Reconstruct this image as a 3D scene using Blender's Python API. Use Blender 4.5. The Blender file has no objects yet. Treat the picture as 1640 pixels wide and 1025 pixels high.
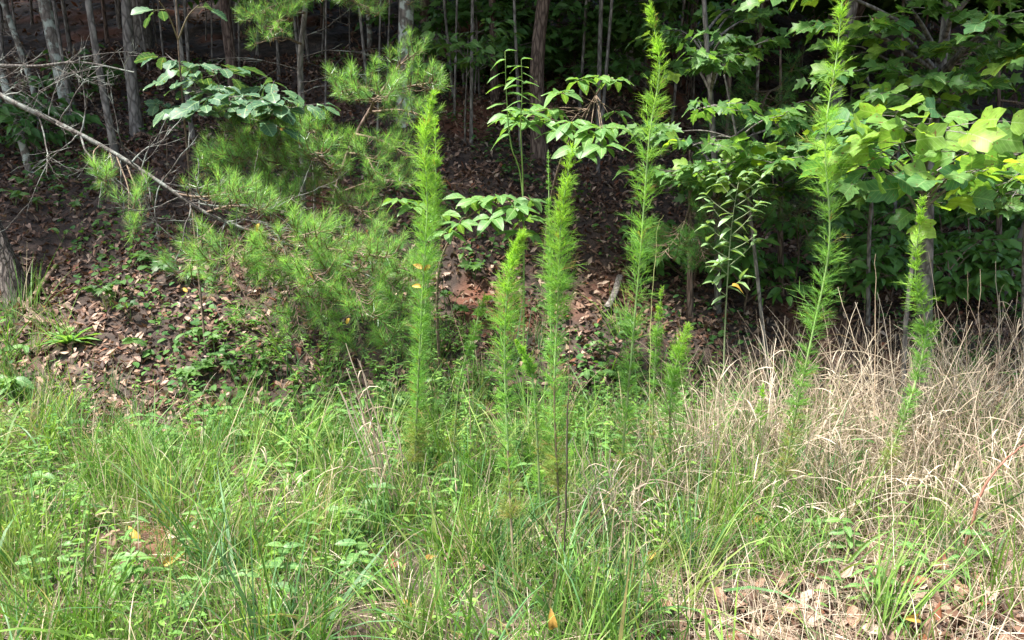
import bpy, math
import numpy as np
from mathutils import Vector, Matrix
R = math.radians
rng = np.random.default_rng(11)
U = rng.uniform
scene = bpy.context.scene
COL = scene.collection

# ------------------------------------------------------------------ camera, sky, sun, exposure
CAMZ, F, PITCH = 1.55, 1193.0, R(10.1)
cam_d = bpy.data.cameras.new('camera'); cam = bpy.data.objects.new('camera', cam_d); COL.objects.link(cam)
cam.location = (0, 0, CAMZ); cam.rotation_euler = (R(90) - PITCH, 0, 0)
cam_d.sensor_width = 36; cam_d.lens = 36 * F / 1640; cam_d.clip_start = .05; cam_d.clip_end = 400
scene.camera = cam
SUN_EL, SUN_AZ = R(64), R(243)            # azimuth clockwise from +Y (the view direction)
sdir = Vector((math.sin(SUN_AZ) * math.cos(SUN_EL), math.cos(SUN_AZ) * math.cos(SUN_EL), math.sin(SUN_EL)))
w = bpy.data.worlds.new('World'); scene.world = w; w.use_nodes = True
nt = w.node_tree; bg = nt.nodes['Background']
sk = nt.nodes.new('ShaderNodeTexSky'); sk.sky_type = 'NISHITA'; sk.sun_disc = False
sk.sun_elevation = SUN_EL; sk.sun_rotation = SUN_AZ; sk.air_density = 1.2; sk.dust_density = 3.0
nt.links.new(sk.outputs[0], bg.inputs[0]); bg.inputs[1].default_value = .09
sl = bpy.data.lights.new('sun', 'SUN'); sl.energy = 3.9; sl.angle = R(7); sl.color = (1, .98, .94)
so = bpy.data.objects.new('sun', sl); COL.objects.link(so); so.rotation_euler = (-sdir).to_track_quat('-Z', 'Y').to_euler()
so.location = (0, 0, 30)
vs = scene.view_settings; vs.view_transform = 'Standard'; vs.look = 'None'; vs.gamma = 1; vs.use_curve_mapping = False
vs.exposure = 2.0
scene.cycles.max_bounces = 7; scene.cycles.diffuse_bounces = 4; scene.cycles.glossy_bounces = 2
scene.cycles.transmission_bounces = 6; scene.cycles.use_denoising = True
try: scene.cycles.denoising_prefilter = 'ACCURATE'
except Exception: pass

# ------------------------------------------------------------------ ground shape and photo-to-place helpers
def sst(a, b, x):
    t = np.clip((x - a) / (b - a), 0, 1); return t * t * (3 - 2 * t)
def sp(x, k=.35): return k * np.logaddexp(0, np.asarray(x) / k)
def g(x, y):
    x = np.asarray(x, float); y = np.asarray(y, float)
    right = sst(.2, 3.6, x - .16 * (y - 5)) * (1 - sst(13, 26, y))
    y0 = 5.0 + .5 * sst(-1, 1.5, x)
    s = sp(y - y0)
    h = .62 * s - .24 * sp(s - 4.2, .8)
    h = h * (1 - .66 * right)
    h = h - .30 * np.exp(-((y - 5.1 - .35 * np.sin(x * .7)) / .55) ** 2) * sst(-2.6, -1.2, x)
    n = .05 * np.sin(1.9 * x + 1.1 * y) + .04 * np.sin(2.7 * y - 1.3 * x + 1) + .025 * np.sin(5.1 * x + 4.3 * y + 2) + .015 * np.sin(9.3 * x - 7.7 * y)
    return h + n * (.35 + .9 * sst(4.5, 6.5, y)) - .03 * sst(2.9, 2.2, y) 
CP, SP = math.cos(PITCH), math.sin(PITCH)
def P(px, py, Y):
    u = (px - 820) / F; v = (512.5 - py) / F
    d = np.array([u, CP + v * SP, -SP + v * CP]); k = Y / d[1]
    return np.array([0, 0, CAMZ]) + d * k
def G(px, Y):
    px = np.asarray(px, float); Y = np.asarray(Y, float); z = np.zeros(np.broadcast(px, Y).shape)
    for _ in range(3):
        dep = Y * CP - (z - CAMZ) * SP
        x = (px - 820) / F * dep; z = g(x, Y)
    return np.stack([x, Y + 0 * x, z], -1)
def GP(px, py):
    ys = np.linspace(1.8, 34, 1200)
    u = (px - 820) / F; v = (512.5 - py) / F
    d = np.array([u, CP + v * SP, -SP + v * CP]); k = ys / d[1]
    hit = np.nonzero(CAMZ + d[2] * k < g(d[0] * k, ys))[0]
    i = hit[0] if len(hit) else len(ys) - 1
    return np.array([d[0] * k[i], ys[i], g(d[0] * k[i], ys[i])])
def inview(p, m=.12):
    dep = p[:, 1] * CP - (p[:, 2] - CAMZ) * SP
    return np.abs(p[:, 0] / np.maximum(dep, .1)) < 820 / F + m
def nrm(a): return a / np.maximum(np.linalg.norm(a, axis=-1, keepdims=True), 1e-9)
def catmull(pts, n):
    p = np.asarray(pts, float); p = np.vstack([2 * p[0] - p[1], p, 2 * p[-1] - p[-2]]); m = len(p) - 3
    t = np.linspace(0, m - 1e-6, n); i = t.astype(int); f = (t - i)[:, None]
    a, b, c, d = p[i], p[i + 1], p[i + 2], p[i + 3]
    return .5 * (2 * b + (c - a) * f + (2 * a - 5 * b + 4 * c - d) * f ** 2 + (3 * b - a - 3 * c + d) * f ** 3)

# ------------------------------------------------------------------ mesh builder
def mesh_from(name, v, faces, col=None, uv=None, mat=None, smooth=True):
    me = bpy.data.meshes.new(name)
    me.vertices.add(len(v)); me.vertices.foreach_set('co', np.ascontiguousarray(v, np.float32).ravel())
    nl = sum(f.size for f in faces); nf = sum(len(f) for f in faces)
    me.loops.add(nl); me.polygons.add(nf)
    me.loops.foreach_set('vertex_index', np.concatenate([f.ravel() for f in faces]).astype(np.int32))
    tot = np.concatenate([np.full(len(f), f.shape[1]) for f in faces])
    me.polygons.foreach_set('loop_start', np.concatenate([[0], np.cumsum(tot)[:-1]]).astype(np.int32))
    me.polygons.foreach_set('use_smooth', np.full(nf, smooth))
    if col is not None:
        c = np.ones((len(v), 4), np.float32); c[:, :3] = col
        me.attributes.new('Col', 'FLOAT_COLOR', 'POINT').data.foreach_set('color', c.ravel())
    if uv is not None:
        l = me.uv_layers.new(name='UVMap'); idx = np.concatenate([f.ravel() for f in faces])
        l.data.foreach_set('uv', np.ascontiguousarray(uv[idx], np.float32).ravel())
    me.update(); me.validate()
    if mat: me.materials.append(mat)
    return me
class MB:
    def __init__(s): s.v = []; s.f = []; s.c = []; s.n = 0
    def add(s, v, f, c):
        v = np.asarray(v, float); s.v.append(v); s.f.append(np.asarray(f, int) + s.n)
        s.c.append(np.broadcast_to(np.asarray(c, float), v.shape)); s.n += len(v)
    def ribbons(s, root, d, L, W, bend, k=3, c0=(.1, .2, .05), c1=None, side=None, tip=.08, kink=None):
        N = len(root); d = nrm(np.asarray(d, float)); L = np.broadcast_to(L, N); W = np.broadcast_to(W, N); bend = np.broadcast_to(bend, N)
        t = np.linspace(0, 1, k + 1)
        hor = d.copy(); hor[:, 2] = 0; hor = nrm(hor + rng.normal(0, .02, (N, 3)) * [1, 1, 0])
        bd = hor * .35 + np.array([0, 0, -1.])
        p = root[:, None] + d[:, None] * (L[:, None] * t)[..., None] + bd[:, None] * ((bend * L)[:, None] * t ** 2.2)[..., None]
        if kink is not None: p += kink[:, None] * (np.maximum(t - .45, 0) ** 1)[None, :, None] * L[:, None, None]
        if side is None: side = nrm(np.cross(d, rng.normal(size=(N, 3))))
        wt = np.clip(1.15 - t ** 2 * 1.15, tip, 1) * np.clip(.55 + 3 * t, 0, 1)
        o = side[:, None] * (W[:, None] * .5 * wt)[..., None]
        v = np.stack([p - o, p + o], 2).reshape(-1, 3)
        b = (np.arange(N) * (k + 1) * 2)[:, None] + np.arange(k)[None] * 2
        f = np.stack([b, b + 1, b + 3, b + 2], -1).reshape(-1, 4)
        c0 = np.broadcast_to(np.asarray(c0, float), (N, 3)); c1 = c0 if c1 is None else np.broadcast_to(np.asarray(c1, float), (N, 3))
        c = c0[:, None] * (1 - t)[None, :, None] + c1[:, None] * t[None, :, None]
        s.add(v, f, np.repeat(c[:, :, None], 2, 2).reshape(-1, 3))
    def tube(s, pts, rad, sides=6, col=(.2, .15, .1), rough=0, lobes=None):
        p = np.asarray(pts, float); M = len(p); rad = np.broadcast_to(np.asarray(rad, float), M)
        T = nrm(np.gradient(p, axis=0)); ref = np.array([1., 0, 0]) if abs(T[:, 0]).mean() < .7 else np.array([0, 1., 0])
        A = nrm(np.cross(T, ref)); B = np.cross(T, A)
        th = np.arange(sides) * 2 * math.pi / sides
        r = rad[:, None] * np.ones(sides)
        if rough: r = r * (1 + rough * rng.normal(size=(M, sides)) * .5 + rough * rng.normal(size=sides)[None])
        if lobes is not None: r = r * lobes(np.arange(M)[:, None] / (M - 1), th[None])
        v = p[:, None] + r[..., None] * (np.cos(th)[None, :, None] * A[:, None] + np.sin(th)[None, :, None] * B[:, None])
        i = np.arange(M - 1)[:, None] * sides; j = np.arange(sides)[None]; j2 = (j + 1) % sides
        f = np.stack([i + j, i + j2, i + sides + j2, i + sides + j], -1).reshape(-1, 4)
        s.add(v.reshape(-1, 3), f, col)
        s.add(v[-1], np.array([[0, k, k + 1, k + 1] for k in range(1, sides - 1)])[:, :3].repeat(1, 0)[:, [0, 1, 2, 2]], col)
    def place(s, tm, pos, y, z, sc, col):
        """copies of a template leaf: pos, y axis (length), z axis (face), scale, colour per copy"""
        tv, tf, _ = tm; N = len(pos); y = nrm(y); x = nrm(np.cross(y, z)); z = np.cross(x, y)
        v = tv[None] * np.asarray(sc, float).reshape(N, 1, -1)
        v = pos[:, None] + v[..., :1] * x[:, None] + v[..., 1:2] * y[:, None] + v[..., 2:] * z[:, None]
        f = (tf[None] + (np.arange(N) * len(tv))[:, None, None]).reshape(-1, tf.shape[1])
        s.add(v.reshape(-1, 3), f, np.repeat(np.broadcast_to(col, (N, 3)), len(tv), 0))
    def build(s, name, mat, parent=None, off=None, smooth=True, kind=None):
        v = np.concatenate(s.v); 
        if off is not None: v = v - off
        f4 = np.concatenate(s.f); c = np.concatenate(s.c)
        deg = f4[:, 2] == f4[:, 3]
        fs = [x for x in (f4[~deg], f4[deg][:, :3]) if len(x)]
        me = mesh_from(name, v, fs, c, None, mat, smooth)
        return link(name, me, parent, kind)
def link(name, me, parent=None, kind=None):
    o = bpy.data.objects.new(name, me); COL.objects.link(o)
    if parent: o.parent = parent
    if kind: o['kind'] = kind
    return o
def thing(name, label, cat, loc, group=None):
    o = bpy.data.objects.new(name, None); COL.objects.link(o); o.location = [float(a) for a in loc]; o.empty_display_size = .1
    tag(o, label, cat, group); return o
def tag(o, label, cat, group=None, kind=None):
    o['label'] = label; o['category'] = cat
    if group: o['group'] = group
    if kind: o['kind'] = kind
    return o
def place_obj(name, me, parent, pos, y, z, sc, off):
    y = Vector(y).normalized(); z = Vector(z); x = y.cross(z); 
    if x.length < 1e-5: x = Vector((1, 0, 0))
    x.normalize(); z = x.cross(y)
    o = link(name, me, parent)
    m = Matrix((x, y, z)).transposed().to_4x4()
    for i in range(3): 
        for j in range(3): m[i][j] *= sc
    m.translation = Vector(pos) - Vector(off)
    o.matrix_basis = m
    return o

# ------------------------------------------------------------------ materials
def newmat(name):
    m = bpy.data.materials.new(name); m.use_nodes = True; n = m.node_tree.nodes; n.clear()
    return m, n, m.node_tree.links
def leafmat(name, A=None, B=None, trans=.35, rough=.42, spec=.45, veins=False, tint=(1.15, 1.12, .45)):
    """thin leaf: gloss + diffuse + light passing through; colour from the vertex colour or from two colours by object"""
    m, n, l = newmat(name)
    out = n.new('ShaderNodeOutputMaterial'); mix = n.new('ShaderNodeMixShader'); pb = n.new('ShaderNodeBsdfPrincipled'); tr = n.new('ShaderNodeBsdfTranslucent')
    tc = n.new('ShaderNodeTexCoord'); nz = n.new('ShaderNodeTexNoise'); nz.inputs['Scale'].default_value = 9 if A is None else 3.5; nz.inputs['Detail'].default_value = 3
    l.new(tc.outputs['Object'], nz.inputs['Vector'])
    if A is None:
        at = n.new('ShaderNodeAttribute'); at.attribute_name = 'Col'; base = at.outputs['Color']
    else:
        oi = n.new('ShaderNodeObjectInfo'); mx = n.new('ShaderNodeMix'); mx.data_type = 'RGBA'
        mx.inputs['A'].default_value = (*A, 1); mx.inputs['B'].default_value = (*B, 1); l.new(oi.outputs['Random'], mx.inputs['Factor']); base = mx.outputs['Result']
    hs = n.new('ShaderNodeHueSaturation'); l.new(base, hs.inputs['Color'])
    mr = n.new('ShaderNodeMapRange'); mr.inputs['To Min'].default_value = .72; mr.inputs['To Max'].default_value = 1.28
    l.new(nz.outputs['Fac'], mr.inputs['Value']); mr.inputs['From Min'].default_value = .3; mr.inputs['From Max'].default_value = .7
    l.new(mr.outputs[0], hs.inputs['Value']); c = hs.outputs['Color']
    if veins:
        uv = n.new('ShaderNodeUVMap'); sx = n.new('ShaderNodeSeparateXYZ'); l.new(uv.outputs[0], sx.inputs[0])
        def M(op, a, b=None):
            q = n.new('ShaderNodeMath'); q.operation = op
            for i, z in enumerate((a, b)):
                if z is None: continue
                if isinstance(z, (int, float)): q.inputs[i].default_value = z
                else: l.new(z, q.inputs[i])
            return q.outputs[0]
        ax = M('ABSOLUTE', sx.outputs[0])
        rib = M('LESS_THAN', ax, .018)
        sidev = M('LESS_THAN', M('ABSOLUTE', M('SUBTRACT', M('FRACT', M('SUBTRACT', M('MULTIPLY', sx.outputs[1], 7), M('MULTIPLY', ax, 6))), .5)), .06)
        vein = M('MAXIMUM', rib, M('MULTIPLY', sidev, .6))
        mv = n.new('ShaderNodeMix'); mv.data_type = 'RGBA'; l.new(M('MULTIPLY', vein, .5), mv.inputs['Factor']); l.new(c, mv.inputs['A']); mv.inputs['B'].default_value = (.34, .46, .2, 1)
        c = mv.outputs['Result']
        ns_ = n.new('ShaderNodeTexNoise'); ns_.inputs['Scale'].default_value = 7; ns_.inputs['Detail'].default_value = 2; av = n.new('ShaderNodeVectorMath'); av.operation = 'ADD'; ob = n.new('ShaderNodeObjectInfo')
        l.new(tc.outputs['Object'], av.inputs[0]); l.new(ob.outputs['Location'], av.inputs[1]); l.new(av.outputs[0], ns_.inputs['Vector'])
        sr = n.new('ShaderNodeMapRange'); sr.inputs['From Min'].default_value = .66; sr.inputs['From Max'].default_value = .7; l.new(ns_.outputs['Fac'], sr.inputs['Value'])
        ms = n.new('ShaderNodeMix'); ms.data_type = 'RGBA'; l.new(sr.outputs[0], ms.inputs['Factor']); l.new(c, ms.inputs['A']); ms.inputs['B'].default_value = (.16, .11, .04, 1); c = ms.outputs['Result']
        bp = n.new('ShaderNodeBump'); bp.inputs['Strength'].default_value = .35; bp.inputs['Distance'].default_value = .01; l.new(vein, bp.inputs['Height']); bp.invert = True
        l.new(bp.outputs[0], pb.inputs['Normal'])
    l.new(c, pb.inputs['Base Color']); pb.inputs['Roughness'].default_value = rough; pb.inputs['Specular IOR Level'].default_value = spec
    tm = n.new('ShaderNodeMix'); tm.data_type = 'RGBA'; tm.blend_type = 'MULTIPLY'; tm.inputs['Factor'].default_value = 1
    l.new(c, tm.inputs['A']); tm.inputs['B'].default_value = (*[min(t * 1.5, 2.) for t in tint], 1); l.new(tm.outputs['Result'], tr.inputs['Color'])
    mix.inputs[0].default_value = trans; l.new(pb.outputs[0], mix.inputs[1]); l.new(tr.outputs[0], mix.inputs[2]); l.new(mix.outputs[0], out.inputs[0])
    return m
def barkmat(name, dark, light, lichen=None, sc=(34, 34, 7), bump=.9):
    m, n, l = newmat(name)
    out = n.new('ShaderNodeOutputMaterial'); pb = n.new('ShaderNodeBsdfPrincipled'); tc = n.new('ShaderNodeTexCoord')
    mp = n.new('ShaderNodeMapping'); mp.inputs['Scale'].default_value = sc; l.new(tc.outputs['Object'], mp.inputs[0])
    nz = n.new('ShaderNodeTexNoise'); nz.inputs['Scale'].default_value = 1; nz.inputs['Detail'].default_value = 6; nz.inputs['Roughness'].default_value = .65; l.new(mp.outputs[0], nz.inputs['Vector'])
    vo = n.new('ShaderNodeTexVoronoi'); vo.feature = 'DISTANCE_TO_EDGE'; vo.inputs['Scale'].default_value = .8
    ad = n.new('ShaderNodeVectorMath'); ad.operation = 'ADD'; l.new(mp.outputs[0], ad.inputs[0])
    n2 = n.new('ShaderNodeTexNoise'); n2.inputs['Scale'].default_value = .7; l.new(mp.outputs[0], n2.inputs['Vector']); l.new(n2.outputs['Color'], ad.inputs[1]); l.new(ad.outputs[0], vo.inputs['Vector'])
    mu = n.new('ShaderNodeMath'); mu.operation = 'MULTIPLY'; l.new(nz.outputs['Fac'], mu.inputs[0])
    sm = n.new('ShaderNodeMapRange'); sm.inputs['From Max'].default_value = .22; sm.inputs['To Min'].default_value = .35; l.new(vo.outputs['Distance'], sm.inputs['Value']); l.new(sm.outputs[0], mu.inputs[1])
    rp = n.new('ShaderNodeValToRGB'); l.new(mu.outputs[0], rp.inputs[0])
    rp.color_ramp.elements[0].position = .16; rp.color_ramp.elements[0].color = (*dark, 1); rp.color_ramp.elements[1].position = .66; rp.color_ramp.elements[1].color = (*light, 1)
    c = rp.outputs[0]
    if lichen:
        n3 = n.new('ShaderNodeTexNoise'); n3.inputs['Scale'].default_value = 11; n3.inputs['Detail'].default_value = 4; l.new(tc.outputs['Object'], n3.inputs['Vector'])
        r3 = n.new('ShaderNodeMapRange'); r3.inputs['From Min'].default_value = .5; r3.inputs['From Max'].default_value = .6; l.new(n3.outputs['Fac'], r3.inputs['Value'])
        mx = n.new('ShaderNodeMix'); mx.data_type = 'RGBA'; l.new(r3.outputs[0], mx.inputs['Factor']); l.new(c, mx.inputs['A']); mx.inputs['B'].default_value = (*lichen, 1); c = mx.outputs['Result']
    bp = n.new('ShaderNodeBump'); bp.inputs['Strength'].default_value = bump; bp.inputs['Distance'].default_value = .02; l.new(mu.outputs[0], bp.inputs['Height']); l.new(bp.outputs[0], pb.inputs['Normal'])
    l.new(c, pb.inputs['Base Color']); pb.inputs['Roughness'].default_value = .9; pb.inputs['Specular IOR Level'].default_value = .2; l.new(pb.outputs[0], out.inputs[0])
    return m
def drymat(name, trans=.15, rough=.7):
    return leafmat(name, trans=trans, rough=rough, spec=.25, tint=(.95, .85, .6))
def groundmat():
    m, n, l = newmat('forest_soil')
    out = n.new('ShaderNodeOutputMaterial'); pb = n.new('ShaderNodeBsdfPrincipled'); tc = n.new('ShaderNodeTexCoord')
    def noise(s, d=5):
        z = n.new('ShaderNodeTexNoise'); z.inputs['Scale'].default_value = s; z.inputs['Detail'].default_value = d; l.new(tc.outputs['Object'], z.inputs['Vector']); return z
    a = noise(9); b = noise(.8, 3); v = n.new('ShaderNodeTexVoronoi'); v.inputs['Scale'].default_value = 14; l.new(tc.outputs['Object'], v.inputs['Vector'])
    rp = n.new('ShaderNodeValToRGB'); l.new(a.outputs['Fac'], rp.inputs[0])
    for i, (p, c) in enumerate([(.3, (.022, .016, .012)), (.55, (.06, .04, .03)), (.72, (.12, .08, .06))]):
        e = rp.color_ramp.elements[i] if i < 2 else rp.color_ramp.elements.new(p); e.position = p; e.color = (*c, 1)
    r2 = n.new('ShaderNodeMapRange'); r2.inputs['From Min'].default_value = .56; r2.inputs['From Max'].default_value = .66; l.new(b.outputs['Fac'], r2.inputs['Value'])
    mx = n.new('ShaderNodeMix'); mx.data_type = 'RGBA'; l.new(r2.outputs[0], mx.inputs['Factor']); l.new(rp.outputs[0], mx.inputs['A']); mx.inputs['B'].default_value = (.15, .06, .033, 1)
    m2 = n.new('ShaderNodeMix'); m2.data_type = 'RGBA'; m2.blend_type = 'MULTIPLY'; m2.inputs['Factor'].default_value = .0; l.new(mx.outputs['Result'], m2.inputs['A']); l.new(v.outputs['Color'], m2.inputs['B'])
    bp = n.new('ShaderNodeBump'); bp.inputs['Strength'].default_value = 1; bp.inputs['Distance'].default_value = .04; l.new(a.outputs['Fac'], bp.inputs['Height']); l.new(bp.outputs[0], pb.inputs['Normal'])
    l.new(m2.outputs['Result'], pb.inputs['Base Color']); pb.inputs['Roughness'].default_value = .95; l.new(pb.outputs[0], out.inputs[0])
    return m
M_ground = groundmat()
M_blade = leafmat('grass_blade', trans=.35, rough=.5, spec=.35, tint=(1.05, 1.1, .5))
M_fen = leafmat('feathery_leaf', trans=.4, rough=.55, spec=.2)
M_straw = drymat('dry_straw', .2)
M_litter = drymat('dead_leaf', .1, .6)
M_herb = leafmat('herb_leaf', trans=.35, rough=.6, spec=.25)
M_needle = leafmat('pine_needle', trans=.45, rough=.32, spec=.6, tint=(1., 1.1, .6))
M_stem = leafmat('green_stem', trans=.05, rough=.6, spec=.3)
M_canopy = leafmat('canopy_leaf', trans=.3, rough=.5, spec=.3)
M_tulip = leafmat('tulip_leaf', (.07, .19, .075), (.24, .37, .04), trans=.5, rough=.45, spec=.35, veins=True)
M_maple = leafmat('maple_leaf', (.045, .125, .035), (.11, .23, .045), trans=.42, rough=.45, spec=.35, veins=True)
M_oak = leafmat('oak_leaf', (.045, .11, .06), (.065, .135, .06), trans=.25, rough=.45, spec=.35, veins=True)
M_ovate = leafmat('ovate_leaf', (.09, .2, .06), (.12, .24, .05), trans=.35, rough=.45, spec=.35, veins=True)
M_lance = leafmat('lance_leaf', (.08, .2, .05), (.13, .27, .06), trans=.38, rough=.6, spec=.22, veins=True)
M_pale = leafmat('pale_lance_leaf', (.14, .24, .1), (.17, .28, .1), trans=.3, rough=.4, spec=.5, veins=True)
M_yellow = leafmat('yellow_leaf', (.38, .21, .05), (.56, .37, .07), trans=.3, rough=.5, spec=.3, tint=(1, .85, .5))
B_pine = barkmat('pine_bark', (.05, .032, .025), (.24, .17, .13))
B_plate = barkmat('plated_bark', (.045, .035, .03), (.27, .225, .19), sc=(48, 48, 11), bump=1.)
B_grey = barkmat('grey_bark', (.08, .07, .06), (.29, .26, .225), sc=(22, 22, 9), bump=.5)
B_lichen = barkmat('lichen_bark', (.1, .085, .07), (.28, .24, .2), (.42, .45, .38), sc=(24, 24, 9), bump=.6)
B_dead = barkmat('dead_wood', (.05, .042, .036), (.17, .15, .13), (.21, .22, .19), sc=(50, 50, 20), bump=.4)
B_twig = barkmat('twig_bark', (.1, .07, .05), (.26, .19, .13), sc=(50, 50, 20), bump=.3)
B_moss = barkmat('mossy_wood', (.09, .06, .04), (.3, .21, .15), (.07, .1, .02), sc=(20, 20, 9), bump=.8)

# ------------------------------------------------------------------ leaf templates
def leaf_t(edge, mid, fold=.25, droop=.25, seed=0, ripple=.02, xs=1.):
    r = np.random.default_rng(seed); e = np.array(edge, float); mid = np.array(mid, float); n = len(e)
    v = []; uv = []
    for i in range(n):
        ex, ey = e[i]; ex *= xs; mz = -droop * mid[i] ** 2
        for sx in (-1, 0, 1):
            x = ex * sx; y = ey if sx else mid[i]
            z = mz + (fold * abs(x) - droop * (y ** 2 - mid[i] ** 2) + r.normal(0, ripple) if sx else 0)
            v.append((x, y, z)); uv.append((x, y))
    f = []
    for i in range(n - 1):
        a = i * 3; b = a + 3
        f += [[a, a + 1, b + 1, b], [a + 1, a + 2, b + 2, b + 1]]
    return np.array(v), np.array(f), np.array(uv)
LANCE = [(.012, 0), (.09, .12), (.14, .32), (.125, .58), (.07, .82), (.004, 1)], [0, .12, .32, .58, .82, 1]
OVATE = [(.012, 0), (.15, .12), (.25, .35), (.24, .58), (.14, .83), (.004, 1)], [0, .12, .35, .58, .83, 1]
TULIP = [(.01, 0), (.28, .01), (.45, .16), (.53, .38), (.37, .48), (.43, .70), (.37, .96), (.14, .86), (.004, .80)], [0, .03, .13, .28, .4, .58, .72, .78, .80]
MAPLE = [(.01, 0), (.16, -.03), (.40, .02), (.33, .2), (.58, .56), (.31, .50), (.22, .56), (.25, .76), (.11, .8), (.004, 1.05)], [0, .02, .07, .18, .34, .42, .52, .7, .82, 1.05]
OAK = [(.01, 0), (.12, .12), (.2, .2), (.19, .29), (.28, .4), (.26, .5), (.34, .62), (.29, .72), (.27, .84), (.13, .93), (.004, 1)], [0, .1, .18, .29, .38, .48, .58, .7, .8, .9, 1]
LIT3 = [(.02, 0), (.29, .45), (.01, 1)], [0, .45, 1]
BLADE3 = [(.02, 0), (.28, .3), (.26, .65), (.01, 1)], [0, .3, .65, 1]
def variants(shape, mat, name, k=4, **kw):
    out = []
    for i in range(k):
        r = np.random.default_rng(i + 50)
        t = leaf_t(*shape, fold=kw.get('fold', .25) * r.uniform(.3, 1.5), droop=kw.get('droop', .3) * r.uniform(.3, 1.7), seed=i, ripple=kw.get('ripple', .025), xs=kw.get('xs', 1) * r.uniform(.88, 1.12))
        out.append((t, mesh_from(name, t[0], [t[1]], None, t[2], mat)))
    return out
V_tulip = variants(TULIP, M_tulip, 'tulip_leaf', 6, fold=.2, droop=.3, ripple=.03)
V_maple = variants(MAPLE, M_maple, 'maple_leaf', 6, fold=.2, droop=.3, ripple=.03)
V_oak = variants(OAK, M_oak, 'oak_leaf', 5, fold=.2, droop=.3)
V_ovate = variants(OVATE, M_ovate, 'ovate_leaf', 5, fold=.3, droop=.35)
V_lance = variants(LANCE, M_lance, 'lance_leaf', 5, fold=.4, droop=.45)
V_pale = variants(LANCE, M_pale, 'pale_leaf', 5, fold=.5, droop=.45, xs=1.45)
V_yellow = variants(OVATE, M_yellow, 'yellow_leaf', 4, fold=.7, droop=.8, ripple=.06, xs=1.1)

# ------------------------------------------------------------------ the ground sheet
def graded(a, b, fine0, fine1, step, n):
    m = np.arange(fine0, fine1, step)
    lo = fine0 - (np.geomspace(step, fine0 - a, n))[::-1]; hi = m[-1] + np.geomspace(step, b - m[-1], n)
    return np.concatenate([lo, m, hi])
gx = graded(-120, 120, -9, 9, .09, 26); gy = graded(-80, 160, 1.2, 15, .09, 30)
X, Y = np.meshgrid(gx, gy); Z = g(X, np.minimum(Y, 60)) + rng.normal(0, .008, X.shape)
nx, ny = len(gx), len(gy); ii = (np.arange(ny - 1)[:, None] * nx + np.arange(nx - 1)[None]).ravel()
me = mesh_from('ground', np.stack([X, Y, Z], -1).reshape(-1, 3), [np.stack([ii, ii + 1, ii + nx + 1, ii + nx], -1)], mat=M_ground)
ground = tag(link('ground', me), 'sloping forest floor of brown soil and red clay bank', 'ground', kind='structure')

def scatter(n, y0, y1, xpad=.15, dens=None):
    """ground points spread evenly over the area the picture looks at"""
    y = np.sqrt(U(y0 ** 2, y1 ** 2, n * 2)); x = U(-1, 1, n * 2) * (820 / F + xpad) * (y + .4)
    if dens is not None:
        keep = U(0, 1, n * 2) < dens(x, y); x, y = x[keep], y[keep]
    x, y = x[:n], y[:n]
    return np.stack([x, y, g(x, y)], -1)
def pxof(x, y): return 820 + F * x / (y * CP + (CAMZ - g(x, y)) * SP)
def updirs(n, tilt):
    a = U(0, 2 * math.pi, n); t = np.abs(rng.normal(0, tilt, n)); return np.stack([np.sin(t) * np.cos(a), np.sin(t) * np.sin(a), np.cos(t)], -1)
def flat(n):
    a = U(0, 2 * math.pi, n); return np.stack([np.cos(a), np.sin(a), 0 * a], -1)
def patch(x, y, s=1.3, seed=0):
    return .5 + .25 * (np.sin(s * x * 1.7 + seed) * np.cos(s * y * 1.3 + 2 * seed) + np.sin(s * (x + y) * 2.3 + seed * 3)) + .12 * np.sin(s * 5.1 * x - s * 4 * y + seed)
def lerpc(a, b, t): return np.asarray(a)[None] * (1 - t[:, None]) + np.asarray(b)[None] * t[:, None]

# leaf litter
LT = [leaf_t(*LIT3, fold=f, droop=d, seed=i, ripple=.06) for i, (f, d) in enumerate([(.6, .6), (-.6, .5), (1.1, -.5), (.3, 1.)])]
LITTER = [(.05, .027, .018), (.1, .056, .038), (.17, .10, .066), (.26, .165, .115), (.36, .26, .19), (.17, .065, .033)]
def littercols(n, w=(.2, .27, .23, .16, .1, .04)):
    return np.array(LITTER)[rng.choice(6, n, p=w)] * U(.8, 1.25, (n, 1))
mb = MB()
for n, a, b, s, dens in ((72000, 4.0, 11.5, .052, None), (14000, 12, 32, .11, None), (9000, 1.9, 4.2, .06, lambda x, y: .06 + .94 * sst(.3, 1.2, x) * sst(3.0, 2.4, y))):
    p = scatter(n, a, b, dens=dens)
    for i in range(4):
        q = p[i::4]; m_ = len(q)
        up = nrm(updirs(m_, .5) + np.array([0, -.25, 0]))
        mb.place(LT[i], q + np.array([0, 0, .018]) + up * U(0, .03, (m_, 1)), flat(m_) + rng.normal(0, .3, (m_, 3)), up, (s * U(.6, 1.5, (m_, 1))) * np.array([[1, 1, 1.]]), littercols(m_))
p = scatter(14000, 4.0, 11); n = len(p); mb.ribbons(p + [0, 0, .03], flat(n) + np.stack([np.zeros(n), np.zeros(n), U(-.15, .35, n)], -1), U(.05, .2, n) ** 1.2, U(.0018, .004, n), .05, 1, lerpc((.12, .07, .045), (.3, .21, .15), U(0, 1, n)), tip=.5)
tag(mb.build('leaf_litter', M_litter), 'brown fallen leaves covering the forest floor', 'leaf litter', kind='stuff')
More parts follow.
